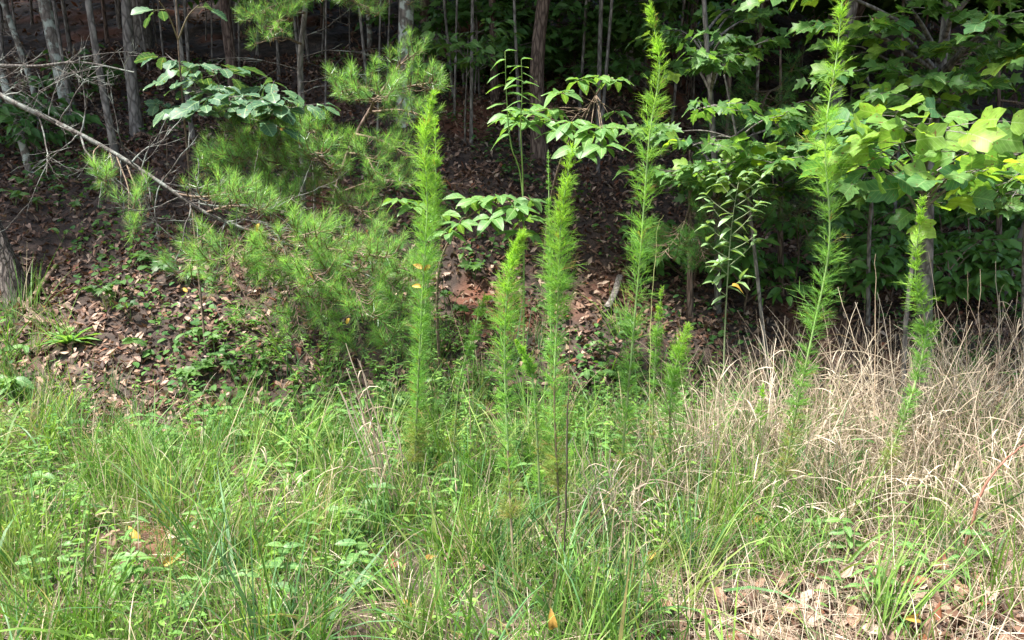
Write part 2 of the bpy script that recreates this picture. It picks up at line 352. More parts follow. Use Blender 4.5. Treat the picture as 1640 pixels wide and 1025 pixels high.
# the largest dead leaves near the viewer, one by one
dm = []
for i in range(6):
    t = leaf_t(*OVATE, fold=[.4, -.5, .7, .2, -.3, .5][i], droop=[.5, .3, -.4, .8, .6, -.3][i], seed=i, ripple=.05, xs=1.15)
    c = [(.3, .2, .15), (.2, .12, .08), (.4, .3, .23), (.15, .08, .05), (.33, .24, .2), (.24, .14, .09)][i]
    dm.append(mesh_from('dead_leaf', t[0], [t[1]], np.tile(c, (len(t[0]), 1)), t[2], M_litter))
for i in range(240):
    if i < 110: px, py = U(900, 1640), U(940, 1030)
    elif i < 170: px, py = U(60, 420), U(470, 700)
    else: px, py = U(0, 760), U(330, 640)
    q = GP(px, py)
    if q[1] > 9: continue
    place_obj('dead_leaf', dm[i % 6], ground, q + [0, 0, .025 + U(0, .02)], (*U(-1, 1, 2), U(-.2, .2)), (U(-.4, .4), U(-.7, .1), 1), U(.045, .085), (0, 0, 0))

# ------------------------------------------------------------------ trees of the wood: trunks with crowns above
def crown_mesh(i, n, rx, rz):
    r = np.random.default_rng(100 + i); nc = 26
    cc = nrm(r.normal(size=(nc, 3))) * r.uniform(.35, 1, (nc, 1)) ** .6 * [rx, rx, rz]
    k = r.integers(0, nc, n); d = nrm(r.normal(size=(n, 3))) * r.uniform(.2, 1, (n, 1)) ** .5 * .75
    pos = cc[k] + d * [1, 1, .6]
    t = leaf_t(*OVATE, fold=.3, droop=.3, seed=i); t = (t[0], t[1], t[2])
    m = MB(); a = r.uniform(0, 6.28, n)
    m.place(t, pos, np.stack([np.cos(a), np.sin(a), r.uniform(-.5, .1, n)], -1), nrm(np.stack([r.normal(0, .35, n), r.normal(0, .35, n), np.ones(n)], -1)), r.uniform(.2, .36, (n, 1)) * np.array([[1.25, 1, 1]]),
            lerpc((.04, .10, .02), (.08, .16, .035), r.uniform(0, 1, n)))
    v = np.concatenate(m.v); f = np.concatenate(m.f)
    bm = MB()
    for c in cc[::2]:
        a0 = np.array([0, 0, -rz * 1.05]); bm.tube(catmull([a0, a0 * .3 + c * .35, c], 6), np.linspace(.06, .012, 6), 5, (.15, .12, .1))
    v2 = np.concatenate(bm.v); f2 = np.concatenate(bm.f)
    me = mesh_from('crown', v, [f], np.concatenate(m.c), None, M_canopy)
    return me, mesh_from('limbs', v2, [f2[f2[:, 2] != f2[:, 3]]], None, None, B_grey)
CROWNS = [crown_mesh(i, 1900, 2.0, 1.5) for i in range(3)]
def tree(name, label, base, diam, H, lean=(0, 0), mat=B_grey, group=None, crown=True, path=None, cz=0, kk=None, flare=1.5, sides=10, rough=.05):
    base = np.asarray(base, float); t = thing(name, label, 'tree', base, group)
    n = 26; s = np.linspace(0, 1, n)
    if path is None:
        wob = diam * .8
        pts = np.stack([lean[0] * s * H + wob * np.sin(s * U(3, 7) + U(0, 6)) * s, lean[1] * s * H + wob * np.sin(s * U(3, 7) + U(0, 6)) * s, s * H - .12], -1)
    else:
        pts = catmull(np.asarray(path) - base, n); H = pts[-1, 2] - pts[0, 2]
    r = diam / 2 * (1 - .55 * s) * (1 + (flare - 1) * np.exp(-s * H / .18))
    m = MB(); m.tube(pts, r, sides, (.2, .2, .2), rough); m.build('trunk', mat, t)
    if crown:
        cm, lm = CROWNS[int(U(0, 3))]; k = kk or U(1.0, 1.4); az = U(0, 6.28)
        for nm, d in (('crown', cm), ('limb', lm)):
            o = link(nm, d, t); o.location = [float(a) for a in pts[-1] + [0, 0, 1.45 * k + cz]]; o.scale = (k, k, k); o.rotation_euler[2] = az
            if nm == 'crown': o['kind'] = 'stuff'
    return t

def add_shade_crown(t, top, k=1., v=0):  # unseen crown added above the frame to shade the ground below
    az = U(0, 6.28)
    for nm, d in zip(('crown', 'limb'), CROWNS[v]):
        o = link(nm, d, t); o.location = [float(a) for a in np.asarray(top, float) - np.array(t.location) + [0, 0, 1.45 * k]]; o.scale = (k, k, k); o.rotation_euler[2] = az
        if nm == 'crown': o['kind'] = 'stuff'
main_trees = [  # name, label, base px, base Y, diam, lean, bark
    ('lichen_tree', 'pale grey lichen-spotted trunk behind the dead branches', 118, 8.8, .16, (-.14, .02), B_lichen),
    ('leaning_tree', 'slim pale trunk slanting to the left in the corner', 55, 8.0, .085, (-.22, .02), B_lichen),
    ('leaning_tree', 'thinner of two slanting pale stems in the upper corner', 64, 9.4, .07, (-.25, .03), B_lichen),
    ('young_tree', 'slender grey trunk with a bare side branch below the oak leaves', 193, 7.6, .075, (-.10, .0), B_grey),
    ('oak_tree', 'stout dim trunk standing behind the slender grey one', 226, 11.5, .28, (-.03, .0), B_grey),
    ('young_tree', 'thin straight grey stem passing behind the oak leaves', 311, 8.2, .05, (-.06, 0), B_grey),
    ('pine_tree', 'rough brown-barked trunk rising behind the blue-green oak leaves', 378, 9.4, .15, (-.04, 0), B_pine),
    ('pine_tree', 'tall rough-barked trunk in the middle, behind the glossy leaf clusters', 864, 8.4, .18, (.0, 0), B_pine),
    ('young_tree', 'narrow dark trunk just left of the tall rough-barked one', 792, 9.6, .1, (.0, 0), B_pine),
    ('young_tree', 'thin pale trunk leaning behind the tallest feathery weed', 985, 11.0, .075, (.07, 0), B_lichen),
    ('maple_tree', 'dark trunk half hidden behind the big leafy weed on the slope', 1318, 8.6, .2, (.01, 0), B_grey),
    ('young_tree', 'crooked dark trunk at the edge beside the dry grass', 1596, 7.2, .07, (.20, 0), B_grey),
]
for nm, lb, px, Yd, dm_, ln, bk in main_trees:
    b = G(px, Yd); tree(nm, lb, b, dm_, U(3.3, 4.3) + (.8 if px < 520 else 0), ln, bk, sides=14, kk=.8 if px < 520 else None)  # unseen crowns set low for shade, smaller at left to let sun in
# the thick leaning trunk cut by the left edge
pb = GP(30, 478); Yb = pb[1]
pa = [pb - [0, 0, .15], pb + [-.02, 0, .08], P(6, 420, Yb), P(-26, 340, Yb + .05), P(-104, 160, Yb + .2), P(-190, -120, Yb + .6), P(-330, -700, Yb + 1.2)]
tree('pine_tree', 'thick furrowed pine trunk leaning out of the frame by the mossy roots', pa[0], .185 * Yb / 4.9, 6, path=pa, mat=B_plate, sides=26, rough=.08, flare=1.5)
# the wood behind; trees outside the frame are added for canopy shade
bgx = [(-7.5, 9.5), (-6.2, 12), (-9, 14), (-5.0, 14.5), (-3.9, 10.8), (-3.2, 13.2), (-2.6, 16), (-2.1, 11.6), (-1.5, 14.2), (-1.1, 10.4), (-.6, 12.6), (-.2, 15.8), (.35, 11.4), (.8, 13.6),
       (1.3, 16.2), (1.6, 10.8), (2.1, 12.8), (2.7, 15.2), (3.3, 17.8), (-7, 17.5), (-4.4, 18.6), (-1.0, 18.5), (1.2, 19.6), (4.2, 13.2), (5.2, 16.4), (6.4, 12.2), (7.6, 15), (9, 18), (5.0, 9.8), (6.6, 9.2), (-11, 18),
       (-12, 12), (-10.2, 9.4), (11, 14), (9.4, 10.5), (-5.6, 21), (0, 22), (5.5, 21), (-9, 23), (9.5, 23), (3, 24), (-3, 25), (13, 19), (-14, 20), (7.2, 26), (-7, 28), (1.5, 28), (3.5, 11.2), (-6.6, 7.6), (-8.4, 6.8), (7.6, 7.4), (8.6, 12.6), (10.5, 16.5), (12.5, 15), (7.0, 19), (11.5, 21.5), (14.5, 24), (8.5, 29), (4.5, 31), (13, 28), (-4.2, 8.6), (2.6, 9.2), (-12.5, 8), (-8.2, 11.6), (-13, 15.5), (-11.5, 22), (-16, 25), (-6, 24), (6.2, 14), (9.8, 13.8), (11.2, 18.6), (15.5, 19), (10, 26), (16, 28), (1.0, 8.9), (-1.2, 8.7)]
for i, (x, y) in enumerate(bgx):
    thick = i % 3 == 0; dm_ = U(.1, .2) if thick else U(.045, .095)
    lb, gp = (('dim stout trunk on the shaded slope of the wood', 'stout trunks on the shaded slope') if thick else ('dim slender trunk on the shaded slope of the wood', 'slender trunks on the shaded slope'))
    tree('forest_tree', lb, (x, y, g(x, y)), dm_, U(2.4, 3.6) if x > 4.5 and y > 11 else U(3.6, 5.6), (U(-.05, .05), U(-.03, .03)), [B_grey, B_pine, B_grey, B_lichen][i % 4], gp)
for i in range(70):
    b = G(U(0, 1120), U(8.3, 17)); 
    tree('forest_sapling', 'thin bare pole of a sapling in the dark wood', b, U(.022, .055), U(4, 6), (U(-.09, .09), U(-.03, .03)), B_grey, 'thin sapling poles in the dark wood', crown=False, sides=6)

# ------------------------------------------------------------------ twigs and branches
def crooked(mb, p, d, L, r, depth=1, col=(.3, .27, .23), droop=0., wig=.35, nsub=4):
    n = max(5, int(L / .05)); pts = [np.array(p, float)]; d = nrm(np.array(d, float)); tops = []
    for i in range(n):
        d = nrm(d + rng.normal(0, wig * .35, 3) + np.array([0, 0, -droop * .1])); pts.append(pts[-1] + d * L / n)
    pts = np.array(pts); mb.tube(pts, np.linspace(r, r * .3, n + 1), 5 if r > .004 else 3, col)
    if depth > 0:
        for i in range(nsub):
            k = rng.integers(n // 4, n); a = nrm(nrm(pts[min(k + 1, n)] - pts[k]) + rng.normal(0, .6, 3))
            crooked(mb, pts[k], a, L * U(.25, .55), r * .5, depth - 1, col, droop, wig, max(2, nsub - 1))
    return pts
# pine boughs -------------------------------------------------------
def tuft_mesh(i, n=70, L=.07, hue=0.):
    r = np.random.default_rng(300 + i); m = MB(); t = r.uniform(0, 1, n); a = r.uniform(0, 6.28, n); sp_ = 1.2 - .75 * t + r.normal(0, .16, n)
    d = np.stack([np.sin(sp_) * np.cos(a), np.cos(sp_), np.sin(sp_) * np.sin(a)], -1)
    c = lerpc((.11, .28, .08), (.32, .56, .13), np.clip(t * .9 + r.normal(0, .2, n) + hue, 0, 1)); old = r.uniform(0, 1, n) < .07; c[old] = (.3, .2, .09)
    m.ribbons(np.stack([0 * t, t * .085, 0 * t], -1), d, L * r.uniform(.7, 1.15, n),   .0028, .06, 1, c * .85, c)
    m.tube(np.array([[0, -.03, 0], [0, .03, 0], [0, .09, 0]]), [.003, .0026, .002], 4, (.2, .13, .06))
    f4 = np.concatenate(m.f); dg = f4[:, 2] == f4[:, 3]
    return mesh_from('needle_tuft', np.concatenate(m.v), [f4[~dg], f4[dg][:, :3]], np.concatenate(m.c), None, M_needle)
TUFT = [tuft_mesh(i, hue=.0 + .1 * (i % 3)) for i in range(8)]
TUFT_SHADED = [tuft_mesh(20 + i, hue=-.5) for i in range(3)]  # needles coloured darker, so the pines' shade is partly in the colour
def bough(t, off, pts, n_tw, spread, r=.011, tufts=TUFT, scale=1., start=.2, flatz=.45):
    """a branch with side twigs that end in needle tufts"""
    c = catmull(pts, 16); m = MB(); m.tube(c, np.linspace(r, .003, 16), 6, (.2, .15, .1)); tp = []
    n_tw = int(n_tw * 1.8)
    for i in range(n_tw):
        f = start + (1 - start) * (i + U(0, .8)) / n_tw; k = min(int(f * 15), 14); q = c[k] + (c[k + 1] - c[k]) * (f * 15 - k)
        ax = nrm(c[k + 1] - c[k]); s = nrm(np.cross(ax, [0, 0, 1])) * (1 if i % 2 else -1)
        d = nrm(ax * U(.3, .9) + s * U(.4, 1.) + np.array([0, 0, U(-.5, .6) * flatz * 2])); L = spread * U(.45, 1.1) * (1.15 - .55 * f)
        e = q + d * L + np.array([0, 0, .04]); w_ = catmull([q, q + d * L * .55 - [0, 0, .012], e], 6); m.tube(w_, np.linspace(.005, .002, 6), 4, (.22, .16, .1))
        tp.append((e, nrm(e - w_[-2]) + [0, 0, .25]))
        if L > .12:
            for _ in range(2 if L > .2 else 1):
                j = int(U(2, 5)); d2 = nrm(nrm(w_[j] - w_[j - 1]) + rng.normal(0, .5, 3)); tp.append((w_[j] + d2 * .05, d2 + [0, 0, .3]))
    tp.append((c[-1], c[-1] - c[-2]))
    o = m.build('branch', B_twig, t, off)
    for e, d in tp: place_obj('needle_tuft', tufts[rng.integers(len(tufts))], o, e - nrm(np.array(d)) * .04, d, rng.normal(size=3), scale * U(.8, 1.15), off)
def PP(*a): return [P(*q) for q in a]

# the young pine
b0 = GP(524, 470); b0[1] = 6.0; b0 = np.array([P(524, 470, 6.0)[0], 6.0, g(P(524, 470, 6.0)[0], 6.0)])
pine = thing('young_pine', 'young pine with bright needles in the middle of the bank', 'pine', b0)
tr_ = [b0 - [0, 0, .05], *PP((528, 380, 5.95), (538, 310, 5.9), (560, 240, 5.85), (590, 180, 5.8), (630, 120, 5.75), (655, 86, 5.7))]
m = MB(); m.tube(catmull(tr_, 24), np.linspace(.03, .006, 24), 8, (.2, .15, .1), .05); m.build('trunk', B_pine, pine, b0)
for pts, n, s in [
    (((625, 125, 5.75), (640, 105, 5.7), (668, 84, 5.6)), 6, .14), (((610, 150, 5.75), (585, 140, 5.6), (548, 146, 5.5)), 9, .2), (((605, 155, 5.75), (650, 140, 5.6), (692, 132, 5.5)), 10, .2),
    (((592, 178, 5.8), (600, 160, 5.5), (612, 150, 5.2)), 8, .2), (((590, 180, 5.8), (640, 176, 5.6), (682, 186, 5.4)), 9, .2), (((570, 215, 5.8), (610, 225, 5.6), (655, 250, 5.4)), 9, .2),
    (((560, 240, 5.8), (520, 215, 5.6), (480, 205, 5.4)), 9, .2), (((550, 270, 5.9), (470, 235, 5.6), (395, 222, 5.3)), 14, .26), (((548, 285, 5.9), (450, 262, 5.5), (352, 246, 5.2)), 16, .28),
    (((545, 290, 5.9), (520, 262, 5.5), (500, 240, 5.1)), 10, .24), (((540, 310, 5.9), (600, 290, 5.6), (652, 292, 5.3)), 10, .22), (((538, 320, 5.9), (440, 300, 5.5), (335, 268, 5.2)), 15, .28),
    (((536, 330, 5.9), (470, 320, 5.4), (412, 330, 5.0)), 12, .26), (((534, 340, 5.9), (560, 330, 5.5), (598, 352, 5.2)), 9, .22), (((560, 245, 5.8), (585, 250, 5.5), (600, 275, 5.3)), 8, .2)]:
    bough(pine, b0, PP(*pts), n, s)
# the leaning pine whose lower limbs are bare
t0 = P(-70, 118, 4.9)
lp = thing('leaning_pine', 'fallen grey pine stem sloping down to a live green top', 'pine', GP(600, 560))
off = np.array(lp.location)
st = catmull(PP((-158, 20, Yb + .4), (-80, 100, 5.2), (0, 152, 4.9), (90, 196, 4.85), (170, 238, 4.8), (250, 288, 4.75), (325, 338, 4.7), (395, 368, 4.7), (480, 398, 4.7), (570, 432, 4.7), (640, 470, 4.7)), 50)
m = MB(); m.tube(st, np.linspace(.022, .006, 50), 9, (.3, .28, .24), .12); m.build('trunk', B_dead, lp, off)
for pts, n, s in [
    (((390, 366, 4.7), (450, 380, 4.5), (520, 370, 4.3)), 12, .22), (((400, 370, 4.7), (390, 400, 4.5), (352, 415, 4.3)), 7, .16), (((440, 384, 4.7), (480, 420, 4.4), (520, 452, 4.2)), 12, .22),
    (((470, 395, 4.7), (540, 400, 4.5), (620, 412, 4.4)), 13, .22), (((520, 412, 4.7), (560, 450, 4.4), (585, 500, 4.2)), 12, .2), (((560, 430, 4.7), (620, 450, 4.6), (655, 500, 4.5)), 11, .2),
    (((540, 420, 4.7), (570, 500, 4.5), (580, 560, 4.4)), 10, .18), (((420, 375, 4.7), (440, 410, 4.6), (430, 450, 4.5)), 8, .17), (((500, 405, 4.7), (500, 450, 4.5), (530, 505, 4.4)), 10, .2),
    (((330, 340, 4.7), (370, 330, 4.6), (420, 335, 4.5)), 7, .16), (((600, 445, 4.7), (640, 430, 4.6), (670, 440, 4.5)), 7, .15), (((395, 370, 4.7), (370, 420, 4.5), (400, 490, 4.3)), 8, .2), (((350, 350, 4.7), (320, 390, 4.6), (300, 430, 4.5)), 6, .15), (((460, 395, 4.7), (470, 470, 4.5), (480, 530, 4.4)), 8, .18), (((610, 450, 4.7), (630, 500, 4.5), (648, 560, 4.4)), 9, .17), (((560, 430, 4.7), (600, 480, 4.5), (625, 545, 4.3)), 9, .18), (((280, 310, 4.75), (330, 315, 4.6), (390, 300, 4.5)), 7, .15)]:
    bough(lp, off, PP(*pts), n, s * 1.15, r=.007)
for pts in (((175, 240, 4.8), (180, 270, 4.7), (165, 288, 4.6)), ((185, 246, 4.8), (205, 300, 4.6), (206, 338, 4.5)), ((200, 255, 4.8), (225, 330, 4.6), (212, 372, 4.5)), ((160, 232, 4.8), (150, 250, 4.7), (170, 300, 4.6)), ((215, 262, 4.8), (240, 300, 4.7), (225, 310, 4.6))):
    bough(lp, off, PP(*pts), 3, .08, r=.005, start=.7)
m = None
for i in range(48):
    k = rng.integers(3, 36); m = MB(); a = nrm(np.array([U(-.4, 1), U(-.7, .5), U(-.9, .9)])); crooked(m, st[k], a, U(.2, .65), U(.004, .007), 2, wig=.45, nsub=4); m.build('dead_twig', B_dead, lp, off)
# a bare grey limb crossing above it
off = np.array(P(-60, 105, 5.4)); off[2] = g(off[0], off[1])
dl = thing('dead_branch', 'bare grey branch with tangled twigs lying above the fallen stem', 'branch', off)
st2 = catmull(PP((-120, 120, Yb + .25), (-60, 110, 5.4), (0, 106, 5.2), (60, 106, 5.15), (130, 100, 5.1), (215, 116, 5.05)), 30)
m = MB(); m.tube(st2, np.linspace(.017, .004, 30), 7, (.3, .28, .24), .15); m.build('limb', B_dead, dl, off)
for i in range(26):
    k = rng.integers(2, 29); m = MB(); crooked(m, st2[k], (U(-.3, 1), U(-.7, .5), U(-.8, .6)), U(.2, .55), U(.0025, .005), 2, wig=.45); m.build('twig', B_dead, dl, off)
# the pine with hanging needles at the top edge
b1 = G(486, 6.9); tp_ = thing('young_pine', 'slim pine pole with needle sprays hanging from the top edge', 'pine', b1)
pa = [b1 - [0, 0, .05], *PP((482, 160, 6.8), (481, 90, 6.75), (490, 0, 6.7), (500, -160, 6.6), (515, -300, 6.8), (530, -420, 7.0))]
m = MB(); m.tube(catmull(pa, 24), np.linspace(.03, .016, 24), 8, (.2, .16, .12), .05); m.build('trunk', B_grey, tp_, b1)
for pts, n, s in [(((490, -10, 6.7), (450, 5, 6.4), (408, 22, 6.1)), 9, .24), (((488, 20, 6.7), (455, 25, 6.3), (430, 55, 6.0)), 9, .22), (((490, 0, 6.7), (540, -8, 6.5), (590, 12, 6.2)), 11, .24), (((494, -40, 6.7), (560, -60, 6.5), (640, -10, 6.2)), 12, .3),
                  (((495, -60, 6.7), (580, -90, 6.5), (680, -20, 6.2)), 12, .3), (((490, -30, 6.7), (440, -60, 6.4), (400, -30, 6.1)), 9, .3), (((495, -80, 6.6), (500, -60, 6.2), (505, -10, 5.8)), 9, .28), (((482, 70, 6.7), (450, 60, 6.5), (405, 72, 6.3)), 4, .12)]:
    bough(tp_, b1, PP(*pts), n, s)
add_shade_crown(tp_, pa[-1], .9, 1)
for y0 in (92, 132, 60, 150, 112):
    m = MB(); q = P(482, y0, 6.76); crooked(m, q, (U(.6, 1) * (1 if y0 != 112 else -1), -.3, .25), U(.4, .9), .006, 2, (.3, .27, .23), wig=.3); m.build('dead_twig', B_dead, tp_, b1)
# shaded young pines on the right
for lb, px, Yd, pts_l in [('dim young pine in deep shade behind the drooping-leaved weed', 1250, 7.0, [((1250, 200, 7), (1200, 190, 6.8), (1150, 240, 6.6)), ((1250, 170, 7), (1300, 180, 6.8), (1340, 220, 6.7)), ((1250, 240, 7), (1210, 260, 6.7), (1180, 300, 6.5)), ((1250, 140, 7), (1230, 150, 6.7), (1215, 190, 6.5)), ((1250, 250, 7), (1290, 270, 6.8), (1310, 320, 6.6)), ((1250, 300, 7), (1220, 320, 6.7), (1200, 360, 6.5)), ((1250, 330, 7), (1280, 350, 6.7), (1300, 390, 6.6))]),
                          ('dark pine bough drooping low behind the tallest weed', 1105, 6.4, [((1105, 330, 6.4), (1090, 370, 6.2), (1060, 410, 6)), ((1105, 350, 6.4), (1120, 390, 6.2), (1130, 420, 6)), ((1105, 300, 6.4), (1130, 330, 6.2), (1160, 390, 6))]),
                          ('dim pine behind the big tulip leaves at the edge', 1600, 7.6, [((1600, 120, 7.6), (1540, 140, 7.3), (1490, 190, 7)), ((1600, 160, 7.6), (1650, 170, 7.4), (1690, 210, 7.2)), ((1600, 60, 7.6), (1560, 80, 7.3), (1530, 120, 7.1)), ((1600, 200, 7.6), (1550, 220, 7.3), (1520, 260, 7.1)), ((1600, 210, 7.6), (1630, 240, 7.3), (1650, 280, 7.1))])]:
    b = G(px, Yd); t = thing('shaded_pine', lb, 'pine', b); top = min(q[0][1] for q in pts_l)
    m = MB(); m.tube(catmull([b, P(px, (top + 480) / 2, Yd), P(px, top - 60, Yd)], 14), np.linspace(.035, .01, 14), 7, (.2, .15, .1)); m.build('trunk', B_pine, t, b)
    for pts in pts_l: bough(t, b, PP(*pts), 9, .3, tufts=TUFT_SHADED, scale=1.1)

# ------------------------------------------------------------------ broad-leaved saplings
def leafy(name, label, base, trunk, sprays, V, size, cap=290, bark=B_twig, r0=.02, cat='sapling', group=None, upt=.45, up_bias=(0, -.35, 0), per=7, tw=None, droop=-.1, petiole=.25, crown=0, fcol=((.05, .12, .03), (.1, .2, .045))):
    base = np.asarray(base, float); t = thing(name, label, cat, base, group)
    tc = catmull(trunk, 30); m = MB(); m.tube(tc, np.linspace(r0, r0 * .35, 30), 9, (.2, .16, .12), .05); m.build('trunk', bark, t, base)
    leaves = []
    for (c, rad, ntw) in sprays:
        c = np.asarray(c, float); k = np.argmin(np.linalg.norm(tc - (c - [0, 0, .25]), axis=1)); a = tc[k]; m = MB()
        mid = (a + c) / 2 + [0, 0, .04]; br = catmull([a, mid, c], 10); m.tube(br, np.linspace(r0 * .4 + .002, .0025, 10), 5, (.2, .16, .1))
        d0 = nrm(c - a + [0, 0, 1e-3])
        for j in range(ntw):
            an = U(-1, 1) * 2.6; h = np.array([d0[0] * math.cos(an) - d0[1] * math.sin(an), d0[0] * math.sin(an) + d0[1] * math.cos(an), 0]); h = nrm(h + rng.normal(0, .05, 3))
            L = rad * U(.55, 1.05); q = br[rng.integers(6, 10)]; e = q + h * L + [0, 0, U(-.3, .25) * L]
            w_ = catmull([q, (q + e) / 2 + [0, 0, .03 * L], e], 8); m.tube(w_, np.linspace(.003, .0012, 8), 3, (.2, .2, .09))
            nl = max(2, int(per * U(.7, 1.2)))
            for i in range(nl):
                f = .25 + .75 * (i + 1) / nl; p = w_[min(7, int(f * 7))]; sgn = 1 if i % 2 else -1; last = i == nl - 1
                sv = np.array([-h[1], h[0], 0]) * sgn
                y = nrm(h * (1 if last else U(.3, .8)) + sv * (0 if last else U(.5, 1.)) + [0, 0, droop + U(-.25, .2)]); z = np.array([0, 0, 1.]) + np.array(up_bias) + rng.normal(0, upt, 3)
                s = size * U(.65, 1.2); pe = p + y * s * petiole
                if petiole > .1: m.tube(np.array([p, (p + pe) / 2 + [0, 0, .004], pe]), .0011, 3, (.22, .26, .1))
                leaves.append((pe, y, z, s))
        m.build('branch', bark if r0 > .01 else M_stem, t, base)
    leaves.sort(key=lambda q: -q[3] / q[0][1] * (1 if abs(q[0][0]) < q[0][1] * .72 else .3))
    for q in leaves[:cap]: place_obj('leaf', V[rng.integers(len(V))][1], t, q[0], q[1], q[2], q[3], base)
    if crown: add_shade_crown(t, tc[-1], crown, 2)
    rest = leaves[cap:]
    if rest:
        m = MB(); a = [np.array([q[i] for q in rest]) for i in range(4)]; n = len(rest)
        m.place(V[0][0], a[0], a[1], a[2], a[3][:, None] * np.ones((1, 3)), lerpc(*fcol, U(0, 1, n))); m.build('foliage', M_canopy, t, base, kind='stuff')
    return t
def spr(lst): return [(P(px, py, Yd), rad, n) for px, py, Yd, rad, n in lst]
def fill(x0, x1, y0, y1, Ya, Yb, n, rad, ntw): return [(P(U(x0, x1), U(y0, y1), U(Ya, Yb)), rad * U(.7, 1.2), ntw) for _ in range(n)]

# tulip sapling with the big sunlit leaves
b = G(1440, 3.95)
leafy('tulip_sapling', 'sapling with large sunlit tulip-shaped leaves above the dry grass', b, [b - [0, 0, .03], *PP((1446, 640, 3.95), (1452, 500, 3.95), (1478, 300, 3.9), (1488, 240, 3.85), (1490, 190, 3.8))],
      [(q_ + [0, 0, .05 + U(-.09, .1)], r_, n_) for q_, r_, n_ in spr([(1410, 235, 3.7, .22, 4), (1385, 190, 3.6, .16, 3), (1440, 270, 3.6, .22, 3), (1500, 255, 3.5, .24, 4), (1560, 225, 3.6, .22, 3), (1600, 250, 3.7, .26, 3), (1545, 295, 3.6, .22, 3), (1400, 300, 3.9, .25, 3), (1625, 295, 3.8, .25, 3), (1470, 320, 3.8, .22, 3), (1650, 240, 3.8, .2, 3), (1490, 205, 3.8, .16, 3), (1520, 270, 3.55, .2, 3), (1430, 215, 3.7, .18, 3), (1580, 300, 3.7, .2, 3), (1370, 250, 3.9, .18, 3)])],
      V_tulip, .132, r0=.015, bark=B_grey, upt=.8, per=3, up_bias=(0, -.55, 0), petiole=.55, droop=.0)
# tree with the grey trunk near the upper right
b = G(1478, 5.6)
leafy('tulip_tree', 'grey-brown trunk with side limbs behind the big sunlit leaves', b, [b - [0, 0, .1], *PP((1484, 330, 5.6), (1490, 220, 5.6), (1502, 130, 5.6), (1516, 30, 5.6), (1526, -120, 5.6), (1540, -500, 5.7))],
      spr([(1400, 25, 5.1, .4, 6), (1340, 30, 5.0, .35, 6), (1440, -10, 5.0, .4, 6), (1570, 60, 5.0, .35, 6), (1620, 20, 4.8, .4, 7), (1590, 120, 5.0, .3, 5), (1380, 75, 5.2, .35, 5), (1650, 80, 4.9, .35, 5), (1420, 110, 5.4, .3, 4), (1550, -40, 4.9, .5, 7), (1300, -30, 5.0, .4, 6), (1620, -60, 5.2, .5, 7), (1400, -80, 5.2, .5, 7)]),
      V_maple + V_tulip[:3], .115, r0=.058, bark=B_grey, per=6, cap=280, crown=1.15)
# maples of the leafy mass
b = G(1150, 6.6)
leafy('maple_sapling', 'broad maple sapling with layered leaves beside the tallest weed', b, [b, *PP((1148, 330, 6.5), (1140, 180, 6.3), (1130, 40, 6.2), (1120, -150, 6.2), (1110, -420, 6.3))], fill(1070, 1300, 5, 300, 5.8, 6.9, 28, .36, 6), V_maple + V_ovate[:3] + V_tulip[:2], .1, r0=.03, bark=B_grey, per=7, cap=295, crown=1., upt=.6)
b = G(1230, 5.9)
leafy('maple_sapling', 'maple sapling with low green leaves right of the tallest weed', b, [b, *PP((1200, 330, 5.8), (1180, 220, 5.7), (1160, 120, 5.6))], fill(1060, 1290, 170, 290, 4.9, 5.6, 12, .3, 5), V_maple + V_tulip[:2], .11, r0=.016, bark=B_grey, per=5, cap=200, upt=.6)
b = G(1390, 6.4)
leafy('maple_sapling', 'maple sapling in shade under the large tulip-shaped leaves', b, [b, *PP((1392, 380, 6.3), (1400, 250, 6.1), (1390, 120, 6.0))], fill(1280, 1500, 110, 330, 4.8, 6.0, 20, .34, 6), V_maple + V_tulip[:3], .115, r0=.02, bark=B_grey, per=6, cap=290, upt=.6)
b = G(1640, 5.6)
leafy('maple_sapling', 'maple sapling reaching in from the edge below the tulip leaves', b, [b, *PP((1640, 400, 5.4), (1650, 280, 5.2), (1660, 160, 5.2))], fill(1540, 1700, 260, 345, 4.4, 5.2, 9, .3, 5), V_maple + V_ovate[:2], .105, r0=.016, bark=B_grey, per=5, cap=150, upt=.6)
# dim foliage at the top centre
b = G(960, 11.0)
leafy('beech_sapling', 'dim leafy sapling spreading across the top centre', b, [b, *PP((950, 60, 10.6), (940, -40, 10.4), (930, -160, 10.2))], fill(700, 1060, -10, 130, 9.2, 11, 40, .6, 7), V_maple, .14, r0=.03, bark=B_grey, per=7, cap=295)
b = G(745, 8.4)
leafy('beech_sapling', 'small leafy spray reaching left of the central trunk', b, [b, *PP((745, 180, 8.2), (750, 60, 8))], spr([(690, 52, 7.9, .3, 6), (740, 70, 7.8, .35, 7), (780, 45, 7.8, .35, 6), (770, 95, 7.7, .3, 4)]), V_ovate, .115, r0=.012, bark=B_grey, per=6, cap=150)
